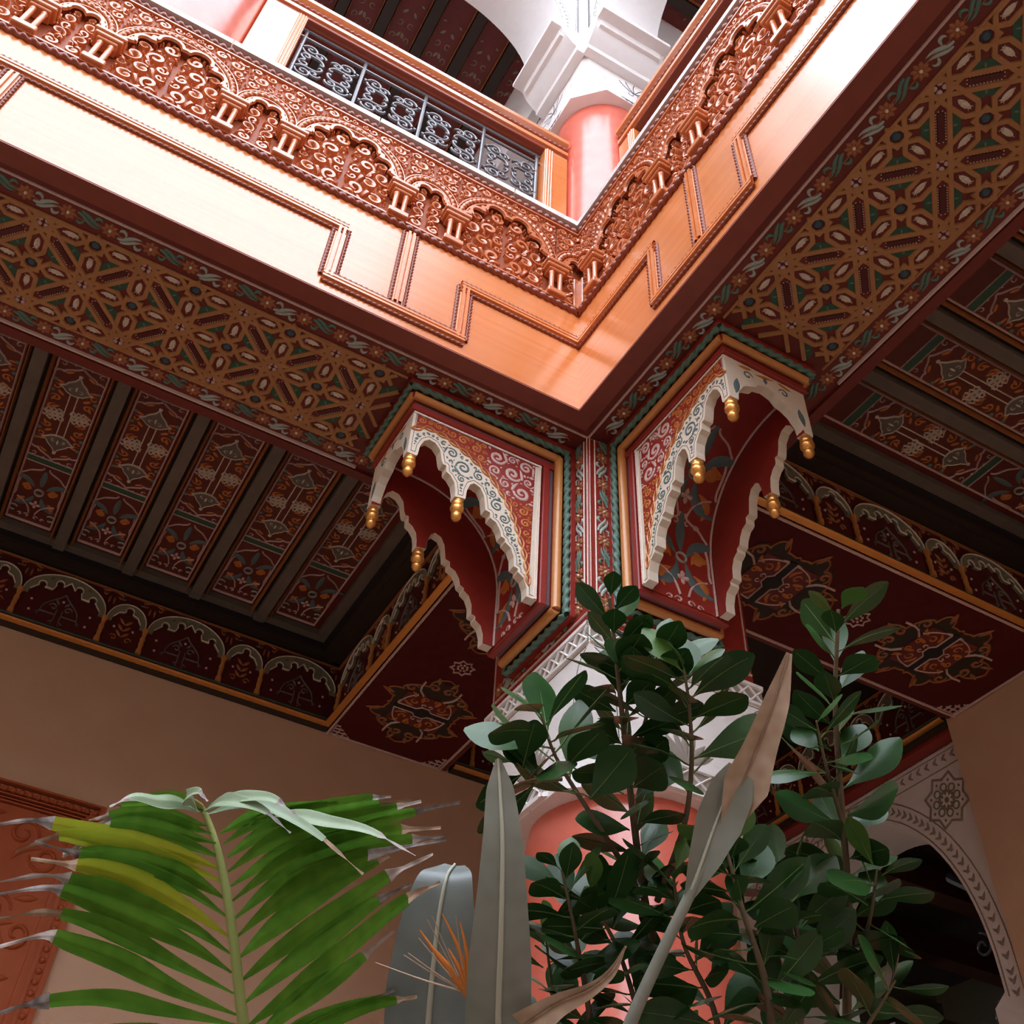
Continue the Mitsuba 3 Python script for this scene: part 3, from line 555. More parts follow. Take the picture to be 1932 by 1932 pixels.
def coffers(mir, side):
    """ribs along y, painted boards between them; the same on the right with x and y exchanged"""
    k = f'ceiling_{side}'
    PITCH, X0 = .297, -.398
    S = SOF(CZ)
    for i in range(9):
        xr = X0 - PITCH * i
        rb = add('ceiling_rib', bx(xr - .024, xr + .024, .655, 2.06, CZ - .045, CZ + .005), k, mir=mir, m='rib', smooth=False)
        for s in (-1, 1):
            add('rib_bead', xf(strip([(xr + s * .041, -2.05), (xr + s * .041, -.655)], .014, .030), S), rb, mir=mir, m='ribline')
            add('rib_groove', bx(xr + s * .031 - .007, xr + s * .031 + .007, .655, 2.05, CZ - .008, CZ + .002), rb, mir=mir, m='black', smooth=False)
        add('panel_frame', xf(strip(np.array([(xr + .058, -.66), (xr + PITCH - .058, -.66), (xr + PITCH - .058, -2.0), (xr + .058, -2.0)]), .009, .013, closed=True), S), k, mir=mir, m='petal')
    for i in range(9):
        xc = X0 + PITCH / 2 - PITCH * i
        M = S @ tr(xc, -1.317) @ np.diag([1, .84, 1, 1.0])
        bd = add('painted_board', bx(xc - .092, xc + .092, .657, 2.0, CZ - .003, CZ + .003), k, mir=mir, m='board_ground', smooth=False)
        for s in (1, -1):
            Hh = M @ tr(0, s * .185) @ rz2(0 if s > 0 else PI)
            p = add('palmette', Dc['heart'], bd, Hh, mir); add('palmette_rim', Dc['heart_rim'], bd, Hh, mir)
            add('bracket_line', Dc['bracket'], bd, M @ rz2(0 if s > 0 else PI), mir)
        add('rail_pair', Dc['rails'], bd, M, mir); add('rail_groove', Dc['groove'], bd, M, mir); add('knot', Dc['knot'], bd, M @ rz2(.25), mir); add('vine', Dc['vine'], bd, M, mir); add('sprig', Dc['sprig'], bd, M, mir)
        for yb in (-.345, .345):
            c = add('crossbar', xf(ext(sbox(-.086, yb - .018, .086, yb + .018), .004), M), bd, mir=mir, m='green', smooth=False)
            add('crossbar_edge', xf(cat(strip([(-.088, yb + .021), (.088, yb + .021)], .007, .008), strip([(-.088, yb - .021), (.088, yb - .021)], .007, .008)), M), c, mir=mir, m='petal')
        E_ = S @ tr(xc, -1.80) @ rz2(0, 0, 0, 1, 1.1)
        for nm in ('cross', 'ring', 'palm', 'lace', 'quatre', 'hook'): add({'cross': 'leaf_cross', 'ring': 'ring', 'palm': 'palm_leaf', 'lace': 'lace_line', 'quatre': 'quatrefoil', 'hook': 'hook'}[nm], Dc[nm], bd, E_, mir)
    # stepped cornice between coffers and frieze, along the wall and along the cross beam
    Lx = -FX
    for j, (d0, d1, z0, m_) in enumerate(((2.03, 2.075, CZ - .025, 'rib'), (2.075, 2.115, CZ - .035, 'black'), (2.10, 2.135, CZ - .055, 'umber'), (2.13, 2.2, CZ - .068, 'umber'))):
        add('cornice_step', bx(Lx, .10 - (d0 - 2.03), d0, d1, z0, CZ + .004), k, mir=mir, m=m_, smooth=False)
        ins = 2.2 - d1; ins0 = 2.2 - d0
        add('cornice_step', bx(.045 - ins0 + .0, .045 - ins + .0, .655, d0, z0, CZ + .004), k, mir=mir, m=m_, smooth=False)
# ---- painted arcade friezes (bay .525 wide: a large and a small arch)
FZ, FT = 4.035, 4.305
def frieze_bay(big):
    hw = .175 if big else .088; hh = FT - FZ
    core = [(-hw + .03, .135), (-hw + .055, .165), (-.06, .165), (-.05, .195), (-.022, .195), (0, .222)] if big else [(-hw + .028, .135), (-.04, .165), (-.018, .172), (0, .20)]
    core = core + [(-x, y) for x, y in core[::-1] if x != 0]
    P = [Polygon(core + [(hw - .03, 0), (-hw + .03, 0)])]
    for x, y, r in ([(.105, .175, .016), (.04, .20, .016)] if big else [(.0, .185, .017)]): P += [Point(x, y).buffer(r, 6), Point(-x, y).buffer(r, 6)]
    op = unary_union(P)
    R = hw - .006
    dome = Polygon([(-hw, .12)] + [(R * math.cos(a), .13 + (R * .70 if big else R * 1.05) * math.sin(a)) for a in np.linspace(PI, 0, 24)] + [(hw, .12)])
    arc_ = dome.difference(op)
    lob = np.array(max((op.geoms if hasattr(op, 'geoms') else [op]), key=lambda g: g.area).exterior.coords); lob = lob[lob[:, 1] > .13]; i0 = int(np.argmax(np.linalg.norm(np.diff(np.vstack([lob, lob[:1]]), axis=0), axis=1))); lob = np.roll(lob, -(i0 + 1), 0)
    rim = cat(strip(lob, .005, .005, z0=.012), strip([(R * math.cos(a), .13 + (R * .70 if big else R * 1.05) * math.sin(a)) for a in np.linspace(PI, 0, 24)], .005, .005, z0=.012))
    sp = sym([curl(hw - .03, .245, .014, 1, 1.1, 1, .006, .006), drop(hw - .05, .255, .2, .04, .010, .006), drop(hw - .012, .20, 1.5, .04, .010, .006)])
    lf = sym([drop(.03 + .04 * q, .232 - .012 * q * q, -.2 - .4 * q, .022, .008, .004) for q in range(3 if big else 1)])
    if big:
        k_ = sym([strip(np.vstack([[(.0, .165)], bez((.0, .165), (.03, .12), (.075, .115), (.075, .06), n=9), [(.083, .045)]]), .006, .007), strip([(.012, .06), (.075, .06)], .006, .007), strip([(.012, .085), (.012, .03), (.028, .022)], .006, .007), curl(.018, .018, .010, 0, 1, 1, .004, .007), curl(.083, .045, .008, 0, 1, 1, .004, .007), curl(.03, .095, .018, 0, 1.1, 1, .008, .006), drop(.01, .11, .9, .035, .012, .006)])
    else: k_ = sym([drop(0, .06 + .03 * q, .8, .04, .014, .006) for q in range(3)] + [curl(.03, .05, .016, 0, 1.1, 1, .006, .006)])
    dots = cat(*[disc(x, y, .006, .006, 8) for x, y in (([(-.12, .10), (.12, .10), (-.115, .05), (.115, .05), (0, .13)] if big else [(-.04, .1), (.04, .1)]))])
    return dict(arch=D(ext(arc_, .012), 'arcade', False), rim=D(rim, 'cream', 60), spandrel=D(sp, 'ribline', 60), leaf=D(lf, 'olive', 60), knot=D(k_, 'rib' if big else 'ribline', 60), dots=D(dots, 'petal', 60))
FB = {b: frieze_bay(b) for b in (True, False)}
D_fcol = D(cat(lathe([(0, 0), (.013, .002), (.013, .02), (.009, .03), (.011, .055), (.009, .06), (.012, .075), (.008, .09), (.011, .11), (.014, .115), (.014, .125), (0, .126)], 10)), 'goldwood', 40)
def frieze(key, F, u0, u1, mir, name='frieze'):
    """a run of painted arches from u0 down to u1 along the frame's u axis"""
    M0 = F
    g = add('frieze_ground', xf(ext(sbox(u1, 0, u0, FT - FZ), .004, -.004), M0), key, mir=mir, m='red_deep', smooth=False)
    add('gold_rail', xf(strip([(u1, -.026), (u0, -.026)], .018, .026), M0), key, mir=mir, m='gold', label='gilded rail')
    add('green_rail', xf(strip([(u1, -.002), (u0, -.002)], .014, .012), M0), key, mir=mir, m='green'); add('red_rail', xf(strip([(u1, -.014), (u0, -.014)], .014, .016), M0), key, mir=mir, m='red_ground')
    add('top_rail', xf(strip([(u1, FT - FZ - .004), (u0, FT - FZ - .004)], .008, .012), M0), key, mir=mir, m='ribline')
    u, big = u0 - .0, True
    n = 0
    while True:
        w = .35 if big else .175
        if u - w < u1 - .001: break
        c = u - w / 2; B = FB[big]; M = M0 @ tr(c)
        a = add('painted_arch', B['arch'], key, M, mir); add('arch_rim', B['rim'], a, M, mir); add('spandrel', B['spandrel'], a, M, mir); add('leaf_sprig', B['leaf'], a, M @ tr(0, 0, .012), mir)
        add('arch_knot', B['knot'], key, M, mir); add('stud', B['dots'], key, M, mir)
        u -= w; big = not big
        add('frieze_column', D_fcol, key, M0 @ tr(u, 0, .010) @ frame((0, 0, 0), (1, 0, 0), (0, 0, 1), (0, 1, 0)), mir)
    return g
MED = []
# small stars on the red underside
D_st = D(cat(strip(np.array([((.05 if i % 2 else .036) * math.cos(i * PI / 8), (.05 if i % 2 else .036) * math.sin(i * PI / 8)) for i in range(16)]), .006, .006, closed=True), *[disc(.02 * math.cos(a), .02 * math.sin(a), .006, .005, 8) for a in np.arange(8) * PI / 4], disc(0, 0, .007, .005, 8)), 'white_line', 60)
for mir, side in SIDES:
    coffers(mir, side)
    fr = thing('painted_frieze', ('dark painted arcade frieze with gilded rail along the top of the left back wall' if not mir else 'dark painted arcade frieze with gilded rail along the top of the right back wall'), 'frieze', 'painted friezes under the coffers')
    frieze(fr, frame((0, 2.152, FZ), (1, 0, 0), (0, 0, 1), (0, -1, 0)), .045, -FX, mir)
    add('backing', bx(-FX, .045, 2.156, 2.199, 4.0, CZ), fr, mir=mir, m='umber', smooth=False)
    # ---- cross beam from the pillar back to the wall, red underside with medallions
    cb = thing('cross_beam', f'red painted cross beam with gilded arabesque medallions between pillar and {side} back wall', 'painted beam', 'red cross beams of the corner')
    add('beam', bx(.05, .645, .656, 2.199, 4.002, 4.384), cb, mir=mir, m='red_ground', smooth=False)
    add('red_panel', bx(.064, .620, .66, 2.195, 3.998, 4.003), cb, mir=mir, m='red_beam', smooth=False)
    S = SOF(3.998)
    for x in (.056, .612): add('edge_line', xf(strip([(x, -2.195), (x, -.66)], .010, .010), S), cb, mir=mir, m='white_line')
    add('edge_line', xf(strip([(.056, -2.19), (.612, -2.19)], .009, .008), S), cb, mir=mir, m='white_line')
    frieze(cb, frame((.045, 0, FZ), (0, -1, 0), (0, 0, 1), (-1, 0, 0)), -.66, -2.15, mir)
    for yc in (1.03, 1.81): MED.append(((cb, S @ rz2(0, .334, -yc)), mir))
    add('star_line', D_st, cb, S @ rz2(0, .334, -1.43), mir)
    lat = []
    for q in range(4): lat += [strip([(.026 * q, 0), (.026 * q, .085 - .022 * q)], .006, .006), strip([(0, .024 * q), (.09 - .024 * q, .024 * q)], .006, .006)]
    D_lat = D(cat(*lat), 'white_line', 60)
    add('corner_lattice', D_lat, cb, S @ rz2(0, .068, -2.182), mir); add('corner_lattice', D_lat, cb, S @ rz2(PI / 2, .600, -2.182), mir)
k = thing('painted_frieze', 'dark painted arcade frieze above the white arched wall in the corner bay', 'frieze', 'painted friezes of the corner bay')
frieze(k, frame((2.195, 0, FZ), (0, -1, 0), (0, 0, 1), (-1, 0, 0)), -.66, -2.15, False)
add('backing', bx(2.199, 2.60, .66, 2.2, 3.97, CZ), k, m='umber', smooth=False)
add('red_band', bx(2.205, 2.27, .66, 2.2, 3.955, 3.985), k, m='red_paint', smooth=False)
k = thing('painted_frieze', 'dark painted arcade frieze on the back wall right of the pink column', 'frieze', 'painted friezes of the corner bay')
frieze(k, frame((0, 2.152, FZ), (1, 0, 0), (0, 0, 1), (0, -1, 0)), 2.15, .66, False)
add('backing', bx(.66, 2.15, 2.156, 2.199, 4.0, CZ), k, m='umber', smooth=False)
# medallion: black central band, cream frame lines, orange arabesque, brown outline
def sym4(ms): a = sym(ms); return cat(a, xf(a, np.diag([1, -1, 1, 1.0])))
Md = dict(
    shadow=D(sym4([ext(unary_union([Polygon([(0, 0), (.20, 0), (.235, .03), (.20, .05), (.165, .04), (.15, .08), (.105, .105), (.10, .145), (.06, .15), (.045, .115), (0, .105)]), Point(.115, .085).buffer(.035, 6)]), .002)]), 'umber', False),
    outline=D(sym4([strip(np.vstack([bez((.235, .0), (.225, .03), (.20, .05), (.165, .04), n=8), bez((.165, .04), (.155, .10), (.12, .12), (.105, .105), n=8), bez((.105, .105), (.11, .15), (.06, .17), (.045, .115), n=8), bez((.045, .115), (.02, .12), (.01, .10), (0, .12), n=6)]), .006, .005)]), 'ribline', 60),
    field=D(ext(sbox(-.10, -.088, .10, .088), .004), 'red_ground', False),
    band=D(ext(Polygon([(-.012, -.095), (.012, -.095), (.012, -.025), (.030, -.012), (.030, .012), (.012, .025), (.012, .095), (-.012, .095), (-.012, .025), (-.030, .012), (-.030, -.012), (-.012, -.025)]), .005), 'black', False),
    line=D(sym4([strip(np.vstack([[(.033, 0), (.033, .012), (.016, .026), (.016, .088)], bez((.016, .088), (.05, .085), (.085, .075), (.10, .05), n=7)]), .006, .008), strip([(.10, .035), (.125, .055), (.15, .062), (.19, .062)], .007, .007), curl(.048, .010, .011, PI, 1.0, -1, .005, .009)]), 'white_line', 60),
    arabesque=D(sym4([curl(.055, .045, .017, 0, 1.2, 1, .009, .007), drop(.03, .03, 1.2, .05, .016, .007, bend=.2), drop(.05, .02, .2, .055, .018, .007), drop(.07, .055, .5, .04, .016, .007, bend=-.2), drop(.03, .06, .8, .03, .012, .007), curl(.085, .02, .014, 2, 1.1, -1, .008, .007)]), 'orange', 60),
    tendril=D(sym4([curl(.125, .085, .022, -1, 1.2, 1, .010, .005), curl(.165, .025, .02, 1, 1.1, -1, .010, .005), drop(.19, .02, .3, .045, .014, .005), drop(.06, .12, 1.2, .05, .018, .005)]), 'flower', 60))
for (cb, M), mir in MED:
    M = M @ rz2(PI / 2, 0, 0, 1.16, 1.34)
    md = add('medallion', Md['shadow'], cb, M, mir)
    for nm in ('outline', 'field', 'band', 'line', 'arabesque', 'tendril'): add(nm, Md[nm], md, M @ tr(0, 0, .002), mir)
# ================================================================== corner pillar, brackets, column
BRP = [(-.471, 3.713), (-.438, 3.718), (-.435, 3.756), (-.425, 3.785), (-.409, 3.801), (-.387, 3.797), (-.369, 3.775), (-.361, 3.738), (-.355, 3.724), (-.344, 3.725), (-.341, 3.70), (-.327, 3.692), (-.312, 3.671), (-.306, 3.642), (-.305, 3.618), (-.271, 3.625), (-.269, 3.661), (-.261, 3.689), (-.248, 3.701), (-.227, 3.694), (-.213, 3.668), (-.206, 3.628), (-.204, 3.615), (-.188, 3.612), (-.186, 3.592), (-.166, 3.583), (-.152, 3.561), (-.146, 3.539), (-.133, 3.533), (-.132, 3.523), (-.114, 3.511), (-.102, 3.483), (-.10, 3.448), (-.086, 3.445), (-.086, 3.433), (-.066, 3.419), (-.056, 3.39), (-.055, 3.359), (-.022, 3.359)]
BT = 3.895
bpoly = Polygon(BRP + [(-.022, BT), (-.471, BT)])
edge_in = np.array(bpoly.exterior.coords)
low = np.array(BRP)
def off_low(d):                            # the scalloped edge moved into the board
    g = bpoly.buffer(-d, join_style=1); g = max(g.geoms, key=lambda q: q.area) if hasattr(g, 'geoms') else g
    return g
# creamy lower field: a band above the scallops; red field above it
mid_c = [(-.471, 3.815), (-.42, 3.845), (-.36, 3.84), (-.30, 3.815), (-.24, 3.785), (-.19, 3.745), (-.15, 3.70), (-.12, 3.65), (-.095, 3.59), (-.075, 3.53), (-.06, 3.47), (-.05, 3.40)]
MIDC = np.array(mid_c)
field = Polygon(list(mid_c) + [(-.045, BT - .012), (-.458, BT - .012), (-.458, 3.82)]).buffer(0)
creamp = bpoly.difference(Polygon(list(mid_c) + [(-.05, 3.358), (-.022, 3.3), (-.022, BT + .1), (-.471, BT + .1)]).buffer(0))
fine = dict(prof='w', most=70)
bp_ = Polygon([p for p in bpoly.exterior.coords]).buffer(0)
upper = field.difference(LineString(MIDC).buffer(.013)); upper = max(upper.geoms, key=lambda g: g.area) if hasattr(upper, 'geoms') else upper
lower = creamp.buffer(-.0145).difference(LineString(MIDC).buffer(.014)); lower = max(lower.geoms, key=lambda g: g.area) if hasattr(lower, 'geoms') else lower
corner = sbox(-.215, 3.70, -.045, BT - .012); up_pink = upper.intersection(corner); up_or = upper.difference(corner)
pick = lambda g: max(g.geoms, key=lambda q: q.area) if hasattr(g, 'geoms') else g
def all_scroll(g, *a, **k): return cat(*[scrollwork(q, *a, **k) for q in (g.geoms if hasattr(g, 'geoms') else [g]) if q.area > 4e-5])
br_orn = dict(vine=[all_scroll(up_or, .0035, .020, .0022, 3, .40, 1.3)], pink=[all_scroll(up_pink, .0035, .036, .0026, 4, .34, 1.4)], scroll=[all_scroll(lower, .003, .032, .002, 6, .30, 1.5, thin=.8)])
guil = [strip(MIDC + np.c_[np.zeros(len(MIDC)), np.zeros(len(MIDC))], .005, .003)]
tt = np.linspace(0, 1, 120); Ls = np.r_[0, np.cumsum(np.linalg.norm(np.diff(MIDC, axis=0), axis=1))]; mx = np.interp(tt * Ls[-1], Ls, MIDC[:, 0]); mz = np.interp(tt * Ls[-1], Ls, MIDC[:, 1])
dxm, dzm = np.gradient(mx), np.gradient(mz); nl = np.hypot(dxm, dzm)
for ph in (0, PI): w = .0085 * np.sin(2 * PI * tt * 8 + ph); guil.append(strip(np.stack([mx - dzm / nl * w, mz + dxm / nl * w], 1), .006, .0045))
D_guil = D(cat(*guil[1:]), 'goldwood', 60)
D_pend = D(lathe([(0, .0), (.013, .0), (.0155, -.006), (.0155, -.011), (.018, -.013), (.0185, -.020), (.0165, -.025), (.0205, -.031), (.0205, -.040), (.016, -.049), (.0125, -.053), (.0155, -.060), (.0155, -.068), (.011, -.077), (.004, -.082), (0, -.083)], 20), 'gold', 50)
BY0, BY1 = .19, .48
def clip_cream(mir): return
for mir, side in SIDES:
    bk = thing('scalloped_bracket', f'scalloped bracket painted cream and red with gilded drops on the pillar, the {side} one', 'bracket', 'scalloped brackets of the corner pillar')
    # mouldings wrapped round its foot on soffit and pillar: plates (start, end, outset, material)
    for d0, d1, o, m_, nm in ((.0, .022, .034, 'red_paint', 'mount_plate'), (.040, .066, .014, 'red_paint', 'mount_plate'), (.066, .082, .0, 'mauve', 'mount_groove'), (.082, .105, .008, 'red_paint', 'mount_plate')):
        add(nm, cat(cbx(-.474 - o, .088, BY0 - o, BY1 + o, 4.002 - d1, 4.002 - d0), cbx(.088 - d1, .088 - d0, BY0 - o, BY1 + o, 3.355 - o, 4.002 - d0)), bk, mir=mir, m=m_, smooth=False)
    def ring3(o, d):                       # the edge line round the foot at outset o, distance d from the surfaces
        x1, z1 = .088 - d, 4.002 - d; xo, y0, y1, zo = -.474 - o, BY0 - o, BY1 + o, 3.355 - o
        return [np.array(s) for s in (((x1, y0, zo), (x1, y0, z1)), ((x1, y0, z1), (xo, y0, z1)), ((xo, y0, z1), (xo, y1, z1)), ((xo, y1, z1), (x1, y1, z1)), ((x1, y1, z1), (x1, y1, zo)), ((x1, y1, zo), (x1, y0, zo)))]
    for P in ring3(.028, .031): add('green_cord', D(rope(P, .0125, .036, 8, 2, .5), 'leaf_green', 60), bk, mir=mir, label='green twisted cord')
    for P in ring3(.010, .053): add('gold_bead', D(tube(P, .0145, 10), 'goldwood', 60), bk, mir=mir, label='gilded bead moulding')
    for nm, yb, out in (('front_board', BY0, -1), ('back_board', BY1 - .03, 1)):
        fb = add(nm, xf(ext(bpoly, .030), frame((0, yb + .030, 0), (1, 0, 0), (0, 0, 1), (0, -1, 0))), bk, mir=mir, m='cream', smooth=False)
        if out < 0: F = frame((0, yb, 0), (1, 0, 0), (0, 0, 1), (0, -1, 0))
        else: F = frame((0, yb, 0), (1, 0, 0), (0, 0, 1), (0, -1, 0))
        if out > 0: add('red_lining', xf(ext(bpoly.buffer(-.001), .0015), F), fb, mir=mir, m='red_paint', smooth=False); continue
        add('red_field', xf(ext(field, .0012), F), fb, mir=mir, m='red_paint', smooth=False); add('guilloche', D_guil, fb, F, mir)
        add('orange_vine', D(cat(*br_orn['vine']), 'orange', 60), fb, F @ tr(0, 0, .001), mir); add('pink_scroll', D(cat(*br_orn['pink']), 'petal', 60), fb, F @ tr(0, 0, .001), mir); add('teal_scroll', D(cat(*br_orn['scroll']), 'teal', 60), fb, F, mir)
        g = off_low(.010); add('ink_line', xf(strip(np.array(g.exterior.coords)[:-1], .0018, .0012, closed=True), F), fb, mir=mir, m='ink')
        add('white_border', xf(cat(strip([(-.028, 3.36), (-.028, BT), ], .010, .003, prof='f'), strip([(-.471, BT - .005), (-.022, BT - .005)], .008, .003, prof='f')), F), fb, mir=mir, m='pearl')
    # end board with one scalloped arch across
    e0 = [(BY0, 3.713), (BY0 + .03, 3.716), (BY0 + .035, 3.75), (BY0 + .055, 3.785), (BY0 + .075, 3.80), (BY0 + .10, 3.81), (BY0 + .115, 3.83), (BY0 + .145, 3.84)]
    ep = Polygon(e0 + [(BY0 + BY1 - y, z) for y, z in e0[::-1]] + [(BY1, BT), (BY0, BT)])
    eb = add('end_board', xf(ext(ep, .030), frame((-.441, 0, 0), (0, 1, 0), (0, 0, 1), (-1, 0, 0))), bk, mir=mir, m='cream', smooth=False)
    Fe = frame((-.471, 0, 0), (0, 1, 0), (0, 0, 1), (-1, 0, 0))
    add('teal_scroll', xf(cat(curl(.27, 3.85, .018, 0, 1.2, 1, .006, .002), curl(.40, 3.85, .018, PI, 1.2, -1, .006, .002), drop(.215, 3.74, 1.4, .07, .022, .002), drop(.455, 3.74, 1.7, .07, .022, .002), drop(.335, 3.85, 1.57, .03, .014, .002)), Fe), eb, mir=mir, m='teal')
    add('orange_vine', xf(cat(drop(.24, 3.875, .2, .05, .014, .002), drop(.43, 3.875, 2.9, .05, .014, .002), drop(.3, 3.872, .2, .07, .012, .002)), Fe), eb, mir=mir, m='orange')
    # painted cove between pillar face and soffit, seen through the scallops
    a = np.linspace(0, PI / 2, 14); R = .34; xc, zc = -.017 - .002 - R, 3.897 - .002 - R
    cv = [(-.019, 3.36)] + [(xc + R * math.cos(t), zc + R * math.sin(t)) for t in a] + [(-.44, 3.895)]
    L = np.r_[0, np.cumsum(np.hypot(*np.diff(np.array(cv), axis=0).T))]
    V = np.array([(x, y, z) for x, z in cv for y in (BY0 + .03, BY1 - .03)])
    cove = add('painted_cove', (V, grid_faces(len(cv), 2)), bk, mir=mir, m='red_paint', smooth=60)
    def on_cove(m, s0):                    # wrap a motif (u along y, v along the cove) on the cove
        v, f = m; s = s0 + v[:, 1]; x = np.interp(s, L, [p[0] for p in cv]); z = np.interp(s, L, [p[1] for p in cv]); e = 1e-3
        tx, tz = np.interp(s + e, L, [p[0] for p in cv]) - x, np.interp(s + e, L, [p[1] for p in cv]) - z; q = np.hypot(tx, tz) + 1e-9
        return np.stack([x - tz / q * v[:, 2], (BY0 + BY1) / 2 + v[:, 0], z + tx / q * v[:, 2]], 1), f
    for i, s0 in enumerate((.17, .46)):
        add('leaf_cross', on_cove((Dc['cross'].v * [1.1, 1.2, .6], Dc['cross'].f), s0), cove, mir=mir, m='teal', smooth=60); add('ring', on_cove((Dc['ring'].v * [1, 1, .6], Dc['ring'].f), s0), cove, mir=mir, m='leaf_paint', smooth=60)
        add('palm_leaf', on_cove((Dc['palm'].v * [1.2, 1.2, .6], Dc['palm'].f), s0), cove, mir=mir, m='orange', smooth=60); add('lace_line', on_cove((Dc['lace'].v * [1.15, 1.1, .5], Dc['lace'].f), s0), cove, mir=mir, m='petal', smooth=60); add('quatrefoil', on_cove((Dc['quatre'].v * [1, 1, .6], Dc['quatre'].f), s0), cove, mir=mir, m='petal', smooth=60)
    for s in (-1, 1): add('cove_edge', on_cove((strip([(s * .110, y) for y in np.linspace(0, L[-1], 30)], .007, .005)), 0), cove, mir=mir, m='white_line', smooth=60)
    for x in (-.455, -.288):
        for y in (BY0 + .015, BY1 - .015): add('gilded_drop', D_pend, bk, tr(x, y, 3.716 if x < -.4 else 3.622), mir)
# ---- red upper block of the pillar with floral bands
pl = thing('red_pillar', 'red painted square pillar head with vertical floral bands between the two brackets', 'pillar')
add('block', cbx(.088, .645, .088, .645, 3.27, 4.003, .002), pl, m='red_paint', smooth=False)
for mir, side in SIDES:
    F = PXF(.0875)                          # on the face towards -x: u = -y, v = z
    add('white_line', xf(cat(strip([(-.112, 3.33), (-.112, 4.0)], .005, .003), strip([(-.093, 3.33), (-.093, 4.0)], .0025, .003)), F), pl, mir=mir, m='pearl')
    add('white_line', xf(cat(strip([(-.640, 3.30), (-.093, 3.30)], .009, .004)), F), pl, mir=mir, m='white_line'); add('white_line', xf(strip([(-.632, 3.30), (-.632, 4.0)], .006, .003), F), pl, mir=mir, m='white_line')
    border(pl, mir, F @ frame((-.142, 0, 0), (0, 1, 0), (-1, 0, 0), (0, 0, 1)), 12, 3.345, .0585)
    border(pl, mir, F @ frame((0, 3.327, 0), (1, 0, 0), (0, 1, 0), (0, 0, 1)) , 0, 0, .0585)
    border(pl, mir, F @ frame((-.60, 3.335, 0), (1, 0, 0), (0, 1, 0), (0, 0, 1)), 8, 0.0, .0585)
# ---- white carved capital and the pink column below
cpn = thing('white_capital', 'white carved stucco capital with lattice bands on the pink corner column', 'capital')
m = m3box(.085, .665, .085, .665, 2.84, 3.268)
cut = m3.Manifold.hull_points(np.array([(.02, .30, 2.80), (.30, .02, 2.80), (.02, .02, 2.80), (.02, .30, 2.92), (.30, .02, 2.92), (.02, .02, 2.92), (.085, .085, 3.20), (.083, .087, 3.20), (.0, .0, 3.20)]))
blk = m - cut
for mm in (np.diag([-1, 1, 1.0]), np.diag([1, -1, 1.0]), np.diag([-1, -1, 1.0])):
    pts = np.array([(.02, .30, 2.80), (.30, .02, 2.80), (.02, .02, 2.80), (.02, .30, 2.92), (.30, .02, 2.92), (.02, .02, 2.92), (.085, .085, 3.20), (.083, .087, 3.20), (.0, .0, 3.20)]) - [.375, .375, 0]
    blk = blk - m3.Manifold.hull_points(pts @ mm + [.375, .375, 0])
v, f = m3mesh(blk); add('block', (v, f), cpn, m='white_plaster', smooth=False)
for mir, side in SIDES:
    F = PXF(.085)
    g = add('lattice_ground', xf(ext(sbox(-.665, 3.205, -.088, 3.255), .0015), F), cpn, mir=mir, m='plaster_shade', smooth=False)
    for i in range(12):
        u = -.665 + .048 * i; add('lattice_bar', xf(cat(strip([(u, 3.207), (u + .048, 3.253)], .007, .008), strip([(u, 3.253), (u + .048, 3.207)], .007, .008)), F), g, mir=mir, m='white_plaster')
    add('band', xf(cat(strip([(-.665, 3.259), (-.085, 3.259)], .014, .010, prof='f'), strip([(-.665, 3.201), (-.085, 3.201)], .010, .009, prof='f')), F), cpn, mir=mir, m='white_plaster')
    add('incised_line', xf(cat(strip([(-.660, 3.19), (-.10, 3.19)], .0025, .0012), strip(bez((-.10, 3.185), (-.16, 3.16), (-.165, 3.08), (-.17, 2.93), n=12), .003, .0012), strip(bez((-.65, 3.185), (-.59, 3.16), (-.585, 3.08), (-.58, 2.86), n=12), .003, .0012)), F), cpn, mir=mir, m='ink')
    add('shell', xf(cat(*[drop(-.375, 2.93, PI / 2 + aa, .10, .022, .004) for aa in np.linspace(-1.1, 1.1, 7)], *[xf(curl(s * .03, 2.91, .03, 1.2, 1.1, s, .008, .004), rz2(0, -.375, 0)) for s in (-1, 1)], *[drop(-.375, 2.90, -PI / 2 + aa, .06, .018, .004) for aa in (-.7, 0, .7)]), F), cpn, mir=mir, m='plaster_shade')
n8 = [(.085, .305), (.305, .085), (.445, .085), (.665, .305), (.665, .445), (.445, .665), (.305, .665), (.085, .445)]
for i in (7, 0, 1):                        # lattice ring round the foot, on the three facets towards the court
    p, q = np.array(n8[i]), np.array(n8[(i + 1) % 8]); d = (q - p) / np.linalg.norm(q - p); L_ = np.linalg.norm(q - p); F = frame((p[0], p[1], 2.845), (d[0], d[1], 0), (0, 0, 1))
    k_ = add('lattice_ground', xf(ext(sbox(-.012, .012, L_ + .012, .068), .004), F), cpn, m='plaster_shade', smooth=False)
    nb = max(2, int(L_ / .05)); w = L_ / nb
    for j in range(nb): add('lattice_bar', xf(cat(strip([(j * w, .014), (j * w + w, .066)], .007, .010), strip([(j * w, .066), (j * w + w, .014)], .007, .010)), F), k_, m='white_plaster')
    add('band', xf(cat(strip([(-.012, .006), (L_ + .012, .006)], .016, .014, prof='f'), strip([(-.012, .074), (L_ + .012, .074)], .012, .013, prof='f')), F), cpn, m='white_plaster')
